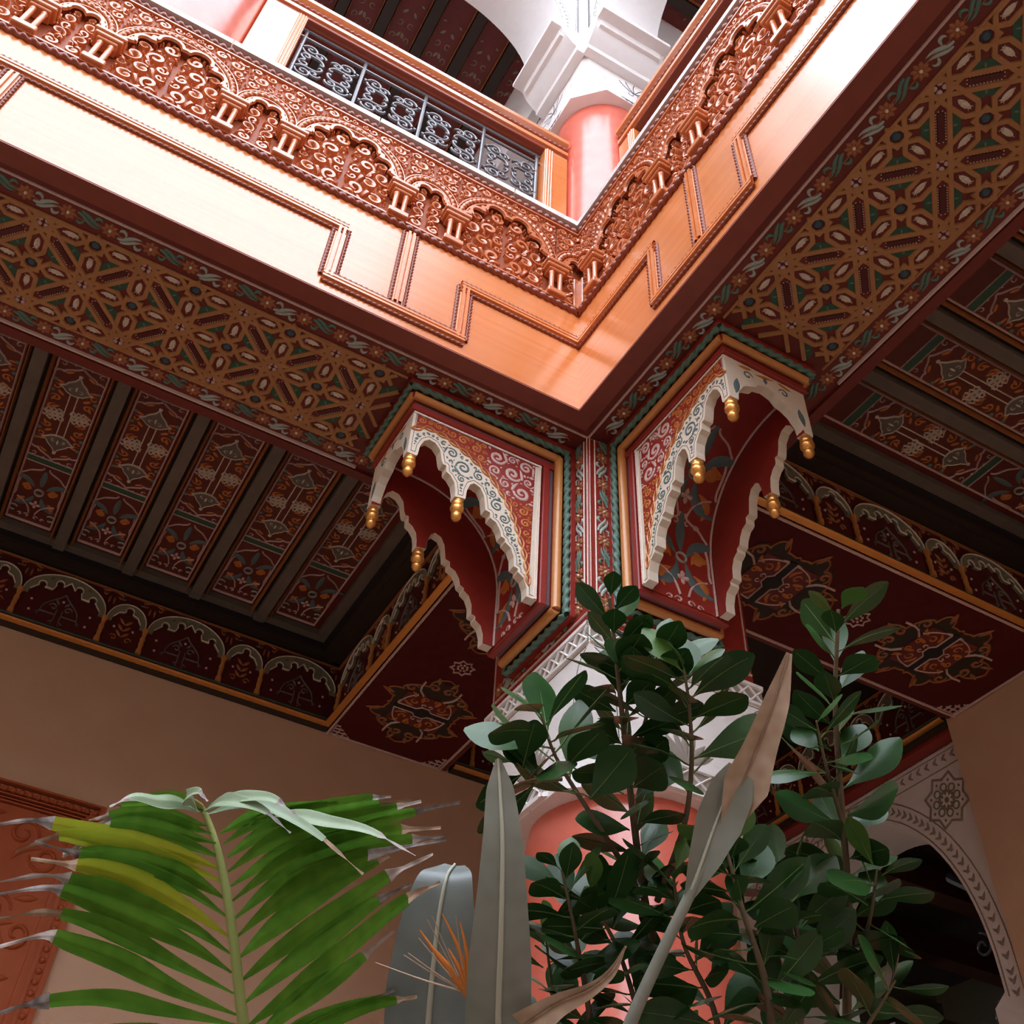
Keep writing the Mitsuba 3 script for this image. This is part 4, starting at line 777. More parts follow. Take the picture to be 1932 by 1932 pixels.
# pointed niche in the corner facet
e1 = np.array([.085, .305, 2.92]); e2 = np.array([.305, .085, 2.92]); top = np.array([.085, .085, 3.20])
uu = (e2 - e1) / np.linalg.norm(e2 - e1); midp = (e1 + e2) / 2; vv = (top - midp) / np.linalg.norm(top - midp); Fn = frame(midp, uu, vv)
if Fn[:3, 2] @ np.array([-1, -1, 0]) < 0: Fn = frame(midp, -uu, vv)
Hn = np.linalg.norm(top - midp)
add('niche_rim', xf(cat(strip(np.vstack([[(-.11, 0)], bez((-.11, 0), (-.10, .09), (-.04, .16), (0, .20), n=10), bez((0, .20), (.04, .16), (.10, .09), (.11, 0), n=10)]), .016, .012), strip([(-.09, .075), (.09, .075)], .018, .020, prof='f')), Fn), cpn, m='white_plaster')
add('niche_leaf', xf(cat(*[drop(x, .01, PI / 2 + b_, .055, .018, .006) for x, b_ in ((-.05, .3), (-.03, 0), (-.055, .8), (.05, -.3), (.03, 0), (.055, -.8), (0, 0))], *[drop(0, .095, PI / 2 + b_, .06, .016, .006) for b_ in (-.6, -.2, .2, .6)]), Fn), cpn, m='plaster_shade')
cl = thing('pink_column', 'polished pink plaster column rising behind the potted shrubs to the white capital', 'column')
add('shaft', lathe([(.262, .12), (.262, 2.80), (.255, 2.842), (0, 2.842)], 64, .375, .375), cl, m='column', smooth=60)
add('base', lathe([(0, .012), (.36, .012), (.36, .08), (.33, .10), (.30, .12), (0, .12)], 48, .375, .375), cl, m='marble', smooth=30)
# ---- carved door case on the left wall
dr_ = thing('door_case', 'carved reddish wooden door case on the cream left wall behind the palm', 'door frame')
X1, X0_, ZT = -.735, -2.0, 3.40
D_bd = D(disc(0, 0, .012, .010, 8), 'door_wood', 60)
for o, w, h in ((0, .018, .03), (.018, .030, .018), (.048, .012, .028), (.060, .012, .022), (.072, .014, .026)):
    P = np.array([(X1 - o - w / 2, 0), (X1 - o - w / 2, ZT - o - w / 2), (X0_ + o + w / 2, ZT - o - w / 2), (X0_ + o + w / 2, 0)])
    add('architrave', xf(strip(P, w * 1.06, h, prof='f'), FAC(2.2)), dr_, m='door_wood', smooth=20)
for i in range(40): add('bead', D_bd, dr_, FAC(2.182) @ tr(X1 - .033 - .03 * i, ZT - .033))
for i in range(60): add('bead', D_bd, dr_, FAC(2.182) @ tr(X1 - .033, ZT - .07 - .035 * i))
add('panel', bx(X0_ + .08, X1 - .085, 2.186, 2.2, 0, ZT - .085), dr_, m='door_wood', smooth=False)
for i in range(7):
    zc = 3.20 - .26 * i
    for xx in (-.93, -1.14, -1.35):
        add('carved_scroll', xf(cat(curl(-.05, .03, .055, 0, 1.3, 1, .016, .012), curl(.05, -.04, .055, PI, 1.3, 1, .016, .012), drop(-.06, -.07, .6, .11, .03, .012, bend=.2), drop(.0, .07, .2, .08, .026, .012)), FAC(2.186) @ tr(xx, zc)), dr_, m='door_wood', smooth=60)
# wooden inner jamb strip nearer the column, seen left of it
# ================================================================== upper storey
UC = .35
for i, (x, y) in enumerate(((.37, .37), (-1.68, .36), (.36, -1.68))):
    c = thing('upper_column', ('pink polished column standing on the marble coping at the inner corner', 'pink column on the left coping, cut off by the top of the picture', 'pink column of the right upper gallery')[i], 'column', 'pink columns of the upper gallery')
    add('shaft', lathe([(0, 5.072), (.245, 5.072), (.245, 6.72), (0, 6.72)], 64, x, y), c, m='column', smooth=60)
    cp = thing('upper_capital', ('white carved capital with chamfered corner on the corner column of the upper gallery', 'white capital on the upper left column', 'white capital on the upper right column')[i], 'capital', 'white capitals of the upper gallery')
    m = m3box(x - .285, x + .285, y - .285, y + .285, 6.722, 7.11)
    base = np.array([(-.36, -.06, 6.66), (-.06, -.36, 6.66), (-.36, -.36, 6.66), (-.36, -.08, 6.74), (-.08, -.36, 6.74), (-.285, -.285, 7.04), (-.36, -.36, 7.04)])
    for q in (np.diag([1, 1, 1.0]), np.diag([-1, 1, 1.0]), np.diag([1, -1, 1.0]), np.diag([-1, -1, 1.0])): m = m - m3.Manifold.hull_points(base @ q + [x, y, 0])
    add('block', m3mesh(m), cp, m='white_plaster', smooth=False)
    if i: continue
    for mir, side in SIDES:
        F = PXF(.0845)
        add('incised_line', xf(cat(strip([(-.655, 7.09), (-.085, 7.09)], .003, .0015), strip([(-.655, 7.07), (-.085, 7.07)], .003, .0015), strip([(-.655, 6.745), (-.31, 6.745)], .003, .0015)), F), cp, mir=mir, m='ink')
        D_lz = D(cat(*[strip(np.array([(-.655 + .03 * q, 6.735), (-.645 + .03 * q, 6.741), (-.635 + .03 * q, 6.735), (-.645 + .03 * q, 6.729)]), .002, .0015, closed=True) for q in range(11)], *[strip(np.array([(-.655 + .03 * q, 7.08), (-.645 + .03 * q, 7.085), (-.635 + .03 * q, 7.08), (-.645 + .03 * q, 7.075)]), .002, .0015, closed=True) for q in range(19)]), 'ink', 60)
        add('lozenge_band', D_lz, cp, F, mir)
        add('incised_palmette', xf(cat(*[strip(bez((-.40, 6.86), (-.40 + .06 * math.cos(a), 6.86 + .05 * math.sin(a)), (-.40 + .11 * math.cos(a + .3), 6.89 + .08 * math.sin(a + .3)), n=8), .005, .0015) for a in np.linspace(.2, 2.9, 6)], curl(-.37, 6.84, .03, 1, 1.1, 1, .004, .0015), curl(-.44, 6.84, .03, 1, 1.1, -1, .004, .0015)), F), cp, mir=mir, m='ink')
    b0 = np.array([x - .285, y - .075, 6.735]); b1 = np.array([x - .075, y - .285, 6.735]); tp = np.array([x - .285, y - .285, 7.04]); mid = (b0 + b1) / 2
    Fn = frame(mid, (b1 - b0) / np.linalg.norm(b1 - b0), (tp - mid) / np.linalg.norm(tp - mid))
    if Fn[:3, 2] @ np.array([-1, -1, 0.]) < 0: Fn[:3, 2] *= -1
    add('niche_ledge', xf(cat(strip([(-.085, .125), (.085, .125)], .03, .022, prof='f'), strip(np.vstack([[(-.13, .01)], bez((-.13, .01), (-.12, .12), (-.05, .20), (0, .27), n=10), bez((0, .27), (.05, .20), (.12, .12), (.13, .01), n=10)]), .02, .012)), Fn), cp, m='white_plaster')
    add('niche_leaf', xf(cat(*[drop(s * .045, .02, PI / 2 + a, .075, .022, .005) for s in (-1, 1) for a in (-.7, -.2, .3, .8)], *[drop(0, .15, PI / 2 + a, .07, .018, .005) for a in (-.5, 0, .5)]), Fn), cp, m='ink')
# piers and arches in white stucco above the capitals
AR0, ARX, ARZ = 7.30, .60, .60
for mir, side in SIDES:
    aw = thing('upper_arch', f'white stucco arcade wall with corbelled arch over the {side} upper railing', 'arch', 'white arches of the upper gallery')
    CX = -.655
    def arch_curve(off=0.0, n=44):
        t = np.linspace(0, PI, n); return [(CX + (ARX + off) * math.cos(a), AR0 + (ARZ + off) * math.sin(a)) for a in t]
    P = [(.098, 8.318), (.098, 7.112), (-.06, 7.112), (-.075, 7.22)] + arch_curve() + [(-1.235, 7.22), (-1.25, 7.112), (-1.96, 7.112), (-1.96, 8.318)]
    add('wall', xf(ext(Polygon(P).buffer(0), .38), frame((0, .478, 0), (1, 0, 0), (0, 0, 1), (0, -1, 0))), aw, mir=mir, m='white_plaster', smooth=30)
    F = FAC(.0975)
    for o, w in ((.010, .003), (.060, .003), (.068, .002)): add('incised_line', xf(strip(np.array(arch_curve(o))[1:-1], w, .0015), F), aw, mir=mir, m='ink')
    Q = np.array(arch_curve(.034, 90))
    add('incised_band', xf(cat(*[drop(x, z, math.atan2(z - AR0, x - CX) + (.9 if i % 2 else -.9), .028, .008, .0015) for i, (x, z) in enumerate(Q)]), F), aw, mir=mir, m='ink')
    add('incised_line', xf(cat(strip([(.04, 7.2), (.04, 8.3)], .003, .0015), *[strip(np.array([(.045, 7.13 + .02 * q), (.053, 7.138 + .02 * q), (.061, 7.13 + .02 * q), (.053, 7.122 + .02 * q)]), .0025, .0015, closed=True) for q in range(56)]), F), aw, mir=mir, m='ink')
    for sx, xo in ((1, 0), (-1, 2 * CX)):
        cpz = [(.084, 6.985), (.035, 6.985), (.030, 7.02), (.005, 7.045), (-.03, 7.09), (-.055, 7.15), (-.065, 7.165), (-.125, 7.17), (-.125, 7.205), (-.09, 7.21), (.084, 7.21)]
        cpz = [(x * sx + xo, z) for x, z in cpz]
        pg = Polygon(cpz).buffer(0)
        if sx > 0: cbk = add('corbel', xf(ext(pg, .43), frame((0, .505, 0), (1, 0, 0), (0, 0, 1), (0, -1, 0))), aw, mir=mir, m='white_plaster', smooth=30)
        else: add('corbel', xf(ext(pg, .43), frame((0, .505, 0), (1, 0, 0), (0, 0, 1), (0, -1, 0))), aw, mir=mir, m='white_plaster', smooth=30)
k = struct('wall_cross_upper', 'white walls over the cross arches of the upper corner bay'); add('plaster', bx(.10, .60, .60, 2.19, 7.45, 8.318), k, m='white_plaster', smooth=False); add('plaster', bx(.61, 2.19, .10, .60, 7.45, 8.318), k, m='white_plaster', smooth=False)
# roof parapet of the light well
for mir, side in SIDES:
    k = struct(f'wall_parapet_{side}', f'white parapet above the {side} arcade'); add('plaster', bx(-7.1, .085, .10, .30, 8.32, 9.0), k, mir=mir, m='white_plaster', smooth=False)
    add('arcade_far', bx(-7.1, -1.96, .10, .60, 7.6, 8.318), k, mir=mir, m='white_plaster', smooth=False)
# balustrades: turned wooden frame with an iron grille
scroll_c = []
def c_scroll(cx, cz, w, s, fl):            # a C-scroll lying along u
    a = spiral(cx - w * .30, cz + fl * .026, .030, -fl * PI / 2 - .0, 1.15, -fl * 1, 22); b = spiral(cx + w * .30, cz + fl * .026, .030, -fl * PI / 2, 1.15, fl * 1, 22)
    return [a, b, np.array([(cx - w * .30, cz - fl * .004), (cx, cz - fl * .012), (cx + w * .30, cz - fl * .004)])]
def grille_motif():
    out = []
    for sx in (-1, 1):
        for sz in (-1, 1):
            out.append((sx, sz))
    return out
GR = []
for sx in (-1, 1):
    for sz in (-1, 1):
        main = bez((sx * .012, sz * .020), (sx * .03, sz * .10), (sx * .10, sz * .02), (sx * .125, sz * .09), n=16)
        GR.append(main); GR.append(spiral(sx * .085, sz * .105, .040, 0 if sx > 0 else PI, 1.35, sz * sx, 26)); GR.append(spiral(sx * .040, sz * .085, .030, PI if sx > 0 else 0, 1.3, -sz * sx, 22))
        GR.append(spiral(sx * .095, sz * .035, .030, (PI / 2) * -sz, 1.25, sx * sz, 22))
        GR.append(np.array([(sx * .012, sz * .02), (sx * .022, sz * .012), (sx * .030, sz * .020)]))
def on_grille(P, cx, cz, y): return np.c_[P[:, 0] + cx, np.full(len(P), y), P[:, 1] + cz]
D_gr = [D(tube(np.c_[P[:, 0], np.zeros(len(P)), P[:, 1]], .0072, 6), 'iron', 60) for P in GR * 1]
D_collar = D(cat(*[tube([(.135 * s - .006, 0, z), (.135 * s + .006, 0, z)], .010, 8) for s in (-1, 1) for z in (.10, -.10)]), 'iron', 40)
BY = .35
for mir, side in SIDES:
    bl = thing('balustrade', f'varnished wooden balustrade with black iron scroll grille over the {side} coping' if not mir else 'varnished wooden balustrade rising along the right coping, seen steeply from below', 'balustrade', 'balustrades of the upper gallery')
    xa, xb, zr = .120, -1.435, 6.385
    add('handrail', xf(ext(Polygon([(-.055, 6.255), (.055, 6.255), (.055, 6.285), (.040, 6.30), (.040, 6.34), (.065, 6.355), (.065, 6.385), (-.065, 6.385), (-.065, 6.355), (-.040, 6.34), (-.040, 6.30), (-.055, 6.285)]), xa - xb), frame((xb, BY, 0), (0, 1, 0), (0, 0, 1), (1, 0, 0))), bl, mir=mir, m='wood', smooth=False)
    add('rail_cord', D(rope([(xb, BY - .044, 6.320), (xa, BY - .044, 6.320)], .012, .028, 8, 2, .5), 'wood_rope', 60), bl, mir=mir, label='twisted cord along the handrail')
    add('under_rail', cbx(xb, xa, BY - .045, BY + .045, 6.225, 6.256), bl, mir=mir, m='wood_rope', smooth=False)
    for x0, x1 in ((xa - .125, xa), (xb, xb + .19)):
        po = add('post', cbx(x0, x1, BY - .05, BY + .05, 5.072, 6.224), bl, mir=mir, m='wood', smooth=False)
        xi = x0 if x0 > -.5 else x1
        for q in range(3): add('reed', tube([(xi + (.012 + .013 * q) * (1 if xi == x0 else -1), BY - .05, 5.08), (xi + (.012 + .013 * q) * (1 if xi == x0 else -1), BY - .05, 6.22)], .006, 8), po, mir=mir, m='wood')
    g0, g1 = xb + .19, xa - .125
    for z in (5.10, 5.745, 6.135, 6.205): add('iron_bar', tube([(g0, BY, z), (g1, BY, z)], .008, 8), bl, mir=mir, m='iron')
    n = 4; w = (g1 - g0) / n
    for i in range(n + 1): add('iron_upright', tube([(g0 + w * i if 0 < i < n else g0 + .02 if i == 0 else g1 - .02, BY, 5.074), (g0 + w * i if 0 < i < n else g0 + .02 if i == 0 else g1 - .02, BY, 6.205)], .0095, 8), bl, mir=mir, m='iron')
    for i in range(n):
        cx = g0 + w * (i + .5)
        for cz in (5.94, 5.60, 5.27):
            for d in D_gr: add('iron_scroll', d, bl, tr(cx, BY, cz), mir)
            add('collar', D_collar, bl, tr(cx, BY, cz), mir)
# ceiling beams of the upper gallery with painted boards
Bd = [D(cat(ext(Polygon([(-.092, -.30), (.092, -.30), (.092, .14), (0, .26), (-.092, .14)]), .003)), 'olive', False),
      D(sym([curl(.04, .12, .03, 1, 1.3, 1, .012, .006), curl(.05, .02, .03, 2, 1.3, -1, .012, .006), curl(.04, -.09, .03, 0, 1.3, 1, .012, .006), drop(.01, -.2, .8, .08, .03, .006), drop(.005, .06, .9, .07, .024, .006), drop(.0, -.04, 1.2, .08, .03, .006), drop(.04, -.26, .4, .05, .02, .006)]), 'arcade', 60),
      D(cat(strip([(-.092, .14), (0, .26), (.092, .14)], .010, .006), strip([(-.1, .275), (.1, .275)], .008, .006), strip([(-.1, .70), (.1, .70)], .008, .006)), 'ribline', 60),
      D(ext(sbox(-.092, .28, .092, .69), .003), 'wood_rope', False),
      D(cat(*[disc(x, y, .016, .004, 8) for x in (-.06, 0, .06) for y in (.33, .42, .51, .60, .66) if not (x == 0 and y == .51)], *[strip(arc(0, .48, r, 0, 2 * PI, 17)[:-1], .006, .004, closed=True) for r in (.03, .055)]), 'umber', 60)]
for mir, side in SIDES:
    k = f'ceiling_upper_{side}'; S = SOF(8.32)
    for i in range(8):
        xr = -.05 - .27 * i
        r = add('ceiling_joist', bx(xr - .035, xr + .035, .60, 2.2, 8.25, 8.321), k, mir=mir, m='umber', smooth=False)
        for s in (-1, 1): add('joist_line', xf(strip([(xr + s * .042, -2.2), (xr + s * .042, -.60)], .012, .045), S), r, mir=mir, m='ribline')
        b = add('painted_board', bx(xr + .05, xr + .22, .60, 2.2, 8.316, 8.3205), k, mir=mir, m='red_ground', smooth=False)
        for j, yy in enumerate((1.05, 1.95)):
            for d, nm in zip(Bd, ('field', 'scroll', 'line', 'red_field', 'stud')):
                if j and nm in ('red_field', 'stud'): continue
                add(nm, d, b, S @ tr(xr + .135, -yy + .0) @ rz2(PI, 0, 0, .9, .95), mir)
# ================================================================== plants in the courtyard, between the viewer and the column
PF = 1986.84
def P3(u, v, d): return CAM + d * (FWD + RIGHT * ((u - 966) / PF) + DOWN * ((v - 825.8) / PF))
def blade(C, W, side, fold=0.15, k=7, wav=0.0, seed=0, pleat=0.0):   # a leaf: centre line, widths, sideways direction; folded along the midrib
    C = np.asarray(C, float); n = len(C); W = np.broadcast_to(W, (n,)); t = np.gradient(C, axis=0); t = t / np.linalg.norm(t, axis=1, keepdims=True)
    s = np.broadcast_to(np.asarray(side, float), (n, 3)); s = s - (s * t).sum(1, keepdims=True) * t; s = s / np.linalg.norm(s, axis=1, keepdims=True); nn = np.cross(s, t)
    o = np.linspace(-.5, .5, k); r = np.random.default_rng(seed); ph = r.uniform(0, 6.28, 2)
    bump = wav * np.sin(np.linspace(0, 9, n) + ph[0])[:, None] * np.sign(o)[None] * (2 * np.abs(o))[None] ** 2
    v = C[:, None] + s[:, None] * (o[None, :, None] * W[:, None, None]) + nn[:, None] * (((fold * np.abs(o)[None] + pleat * (np.arange(k) % 2)[None]) * W[:, None] + bump * W[:, None])[..., None])
    return v.reshape(-1, 3), grid_faces(n, k)
def cline(pts, n=20): return np.stack([np.interp(np.linspace(0, 1, n), np.linspace(0, 1, len(pts)), np.asarray(pts, float)[:, i]) for i in range(3)], 1)
def smooth_line(pts, n=20):                # Catmull-Rom through the points
    p = np.asarray(pts, float); p = np.vstack([2 * p[0] - p[1], p, 2 * p[-1] - p[-2]]); out = []
    m = len(p) - 3
    for x in np.linspace(0, m - 1e-6, n):
        i = int(x); t = x - i; a, b, c, d = p[i:i + 4]
        out.append(.5 * (2 * b + (c - a) * t + (2 * a - 5 * b + 4 * c - d) * t * t + (3 * b - a - 3 * c + d) * t ** 3))
    return np.array(out)
# ---- palm frond
pm = thing('palm_frond', 'arching green palm frond with browned leaflet tips in front of the cream left wall', 'palm')
RAC = [(470, 2010, 1.40), (455, 1900, 1.41), (436, 1740, 1.44), (412, 1610, 1.48), (384, 1530, 1.50), (362, 1508, 1.47)]
rac = smooth_line([P3(*q) for q in RAC], 40); base = rac[0]
low = smooth_line([(base[0] - .10, base[1] - .06, .0), (base[0] - .08, base[1] - .05, .8), (base[0] - .03, base[1] - .03, 1.5), tuple(base)], 20)
stem_l = np.vstack([low[:-1], rac]); add('rachis', D(tube(stem_l, np.r_[np.linspace(.016, .009, 19), np.linspace(.0085, .003, 40)], 8), 'rachis', 60), pm)
rg = np.random.default_rng(11)
def leaflet(p0, px, wpx, tip, seed, mat_='palm', side=None):
    """through picture-plane offsets with depth: px = list of (u, v, d)"""
    C = smooth_line([P3(*q) for q in px], 26); n = len(C); t = np.linspace(0, 1, n)
    L = np.linalg.norm(np.diff(C, axis=0), axis=1).sum(); sc = px[0][2] / PF
    W = wpx * sc * np.clip(np.minimum(t / .35, 1) ** .8, .10, 1) * np.clip((1 - t) / .55, .16, 1) ** .75
    sd = side if side is not None else DOWN * .9 + RIGHT * .2
    ks = int(n * (1 - tip)); v, f = blade(C, W, sd, .26, 9, .05, seed, .035)
    a = (v[:(ks + 1) * 9], grid_faces(ks + 1, 9)); key = add('leaflet', D(a, mat_, True), pm)
    if tip > 0.02:
        b = v[ks * 9:].reshape(-1, 9, 3).copy(); m_ = len(b); c = C[ks:][:, None]; tt_ = np.linspace(0, 1, m_)[:, None, None]
        b = c + (b - c) * (1 - .42 * np.minimum(tt_ * 4, 1)) + (np.cross(np.gradient(C, axis=0)[ks:], (b - c)[:, 8]) / (np.linalg.norm(np.gradient(C, axis=0)[ks:], axis=1, keepdims=True)))[:, None] * np.sin(tt_ * 9 + seed) * np.linspace(-.35, .35, 9)[None, :, None]
        add('dry_tip', D((b.reshape(-1, 3), grid_faces(m_, 9)), ['drygrey', 'drydark', 'dry'][seed % 3], True), key)
LEFT = [[(448, 1935), (300, 1905), (190, 1885), (60, 1895), (-10, 1915)], [(446, 1915), (333, 1868), (233, 1815), (133, 1778), (83, 1765), (-8, 1788)], [(443, 1876), (333, 1821), (233, 1768), (160, 1738), (83, 1722), (-8, 1735)],
        [(437, 1835), (367, 1788), (283, 1745), (200, 1711), (133, 1685), (83, 1675), (-8, 1688)], [(435, 1800), (367, 1755), (283, 1715), (200, 1678), (150, 1665), (83, 1652), (-5, 1665)], [(433, 1768), (350, 1711), (267, 1665), (187, 1638), (133, 1631), (58, 1620)],
        [(428, 1730), (350, 1678), (267, 1648), (200, 1628), (150, 1613), (65, 1588)], [(425, 1696), (350, 1651), (267, 1625), (180, 1608), (118, 1612)], [(423, 1666), (333, 1628), (233, 1598), (150, 1581), (100, 1580), (30, 1608)],
        [(418, 1641), (333, 1608), (233, 1585), (150, 1565), (67, 1548), (-10, 1556)], [(415, 1618), (333, 1588), (233, 1571), (187, 1570), (118, 1618)], [(407, 1591), (333, 1571), (250, 1555), (193, 1565), (147, 1605)],
        [(398, 1573), (317, 1551), (233, 1545), (157, 1565)], [(390, 1558), (317, 1541), (233, 1535), (167, 1548)], [(383, 1530), (333, 1510), (250, 1515), (203, 1522)], [(455, 1985), (330, 1960), (200, 1950), (60, 1975)]]
RIGHT_ = [[(470, 1975), (560, 1890), (650, 1830), (744, 1756)], [(463, 1940), (550, 1875), (644, 1798), (767, 1698), (831, 1665)], [(458, 1895), (540, 1825), (630, 1755), (700, 1705), (775, 1668)], [(450, 1855), (533, 1790), (644, 1715), (730, 1655), (817, 1612)],
          [(448, 1810), (533, 1735), (644, 1660), (735, 1615)], [(445, 1770), (520, 1705), (600, 1655), (690, 1615), (842, 1583)], [(443, 1733), (530, 1660), (644, 1610), (760, 1585), (840, 1578)], [(438, 1700), (530, 1632), (644, 1590), (740, 1568), (832, 1562)],
          [(435, 1672), (530, 1610), (644, 1575), (740, 1540), (868, 1514)], [(430, 1645), (510, 1590), (600, 1560), (700, 1535), (795, 1512)], [(427, 1618), (500, 1570), (590, 1545), (700, 1520), (780, 1510)], [(422, 1592), (490, 1550), (580, 1530), (690, 1508), (738, 1503)],
          [(415, 1572), (480, 1540), (560, 1522), (640, 1512)], [(480, 2010), (560, 1950), (680, 1900), (787, 1881)], [(478, 2000), (600, 1930), (744, 1868)]]
for i, px in enumerate(LEFT + RIGHT_):
    lf = i < len(LEFT); w = (40 if lf else 42) * (1 if px[0][1] > 1600 else .8); d0 = 1.40 + .10 * (1960 - px[0][1]) / 450
    q = [(u, v, d0 - .00018 * abs(u - px[0][0]) + .00035 * ((i * 37) % 11 - 5) * .6) for u, v in px]
    leaflet(None, q, w, ((.34, .30, .30, .28, .28, .26, .22, .15, .25, .30, .35, .3, .25, .2, .2, .2) if lf else (.2, .25, .22, .25, .1, .25, .2, .2, .18, .15, .2, .2, .15, .15, .15))[i if lf else i - len(LEFT)], i * 5 + 1, mat_='palm_yellow' if i in (5, 8, 9) else 'palm', side=DOWN * .95 + RIGHT * (.25 if lf else -.35) - FWD * (.25 if i % 2 else -.2))
for (u0, v0, u1, v1, u2, v2, sd) in ((376, 1532, 300, 1510, 206, 1522, 3), (386, 1530, 440, 1512, 548, 1572, 4), (392, 1536, 500, 1520, 685, 1650, 5), (384, 1534, 470, 1504, 560, 1540, 7), (372, 1528, 352, 1504, 392, 1512, 10), (500, 1540, 610, 1550, 784, 1615, 9)):
    leaflet(None, [(u0, v0, 1.48), ((u0 + u1) / 2, (v0 + v1) / 2 - 8, 1.44), (u1, v1, 1.41), ((u1 + u2) / 2, (v1 + v2) / 2 - 14, 1.39), (u2, v2, 1.37)], 30, .22, sd, mat_='palm_top', side=DOWN * .35 - FWD * .8)
pot = add('pot', D(lathe([(0, .0), (.15, .0), (.20, .36), (.225, .37), (.225, .42), (.20, .42), (.19, .37), (0, .37)], 32, base[0] - .10, base[1] - .06), 'terracotta', 40), pm, label='round terracotta pot')
# ---- bird-of-paradise leaves, a withered one and a dry flower
bp = thing('bird_of_paradise', 'bird of paradise plant with grey-green paddle leaves and a withered orange flower', 'plant')
def paddle(name, pts, wpx, m_, side, fold=.18, dry=None, rib='midrib', n=30, wav=.02, ribw=10):
    C = smooth_line([P3(*q) for q in pts], n); d = np.array([np.interp(np.linspace(0, 1, n), np.linspace(0, 1, len(pts)), [q[2] for q in pts])])[0]
    W = np.interp(np.linspace(0, 1, n), np.linspace(0, 1, len(wpx)), wpx) * d / PF
    v, f = blade(C, W, side, fold, 11, wav, 3); key = add(name, D((v, f), m_, True), bp)
    sN = np.cross(np.broadcast_to(side, (n, 3)), np.gradient(C, axis=0)); sN = sN / np.linalg.norm(sN, axis=1, keepdims=True)
    sgn = 1 if (sN[n // 2] @ (CAM - C[n // 2])) > 0 else -1
    add('midrib', D(tube(C + sgn * sN * .0025, np.clip(ribw * d / PF / 2 * np.linspace(1, .35, n), .0008, None), 8), rib, 60), key)
    return key, C, v
R_ = RIGHT
paddle('paddle_leaf', [(948, 2040, 1.27), (940, 1932, 1.26), (945, 1760, 1.25), (948, 1600, 1.26), (944, 1500, 1.28), (940, 1432, 1.30)], [122, 128, 120, 92, 70, 52, 10], 'greyleaf', RIGHT, -.14, ribw=14, n=40)
paddle('paddle_leaf', [(805, 2040, 1.36), (808, 1932, 1.36), (818, 1820, 1.36), (828, 1730, 1.37), (842, 1660, 1.39), (858, 1634, 1.43)], [150, 165, 168, 150, 128, 96, 40], 'blueleaf', RIGHT, .16, ribw=14, n=40)
for pts, r in (([(925, 2040, 1.27), (905, 1990, 1.26), (948, 2040, 1.27)], .004),): pass
# withered leaf: stalk, green fold and dry blade
stalk = smooth_line([P3(1150, 2040, 1.20), P3(1200, 1905, 1.20), P3(1262, 1770, 1.21), P3(1320, 1650, 1.22), P3(1352, 1580, 1.23)], 24)
sk = add('leaf_stalk', D(tube(stalk, np.linspace(.0085, .0055, 24), 10), 'greyleaf', 60), bp)
paddle('folded_leaf', [(1296, 1700, 1.215), (1325, 1620, 1.22), (1350, 1550, 1.23), (1375, 1490, 1.235), (1395, 1450, 1.24)], [14, 62, 92, 86, 52], 'greyleaf', RIGHT * .9 + DOWN * .35, .5, ribw=8)
paddle('withered_leaf', [(1372, 1560, 1.232), (1402, 1475, 1.235), (1432, 1400, 1.235), (1462, 1320, 1.24), (1488, 1232, 1.25)], [30, 88, 66, 48, 12], 'drypale', RIGHT * .9 + DOWN * .35, .6, rib='dry', ribw=5, wav=.05)
paddle('withered_leaf', [(1338, 1545, 1.24), (1356, 1500, 1.24), (1372, 1462, 1.24)], [46, 34, 8], 'dry', RIGHT * .9 + DOWN * .35, .4, rib='dry', ribw=4, wav=.06)
paddle('spathe', [(985, 1935, 1.25), (1050, 1893, 1.25), (1110, 1866, 1.25), (1152, 1832, 1.26), (1180, 1784, 1.27)], [70, 46, 30, 20, 5], 'drypale', DOWN, .5, rib='dry', ribw=6, wav=.03)
fl = add('dry_flower', D(cat(*[tube(smooth_line([P3(886, 1880, 1.30), P3((886 + u) / 2 + b_, (1870 + v_) / 2, 1.30), P3(u, v_, 1.31)], 8), np.linspace(.0055, .0008, 8), 6) for u, v_, b_ in ((834, 1724, 8), (792, 1755, -6), (846, 1790, 2), (868, 1740, 5), (822, 1792, 0))]), 'flame', 60), bp, label='withered orange petals')
add('filament', D(cat(*[tube(smooth_line([P3(880, 1872, 1.30), P3((880 + u) / 2, (1866 + v_) / 2 + 6, 1.295), P3(u, v_, 1.29)], 8), np.linspace(.0012, .0005, 8), 5) for u, v_ in ((708, 1816), (762, 1802), (770, 1798), (806, 1735), (815, 1728), (745, 1830), (860, 1728), (790, 1770))]), 'drypale', 60), fl)
gp = P3(948, 2040, 1.27)
for q, (u, d) in enumerate(((948, 1.27), (805, 1.36), (1150, 1.20))):
    p = P3(u, 2040, d); add('leaf_stalk', D(tube(smooth_line([(gp[0], gp[1], 0), (gp[0] * .6 + p[0] * .4, gp[1] * .6 + p[1] * .4, .9), tuple(p + [0, 0, -.25]), tuple(p + [0, 0, .01])], 16), np.linspace(.014, .009, 16), 8), 'greyleaf', 60), bp)
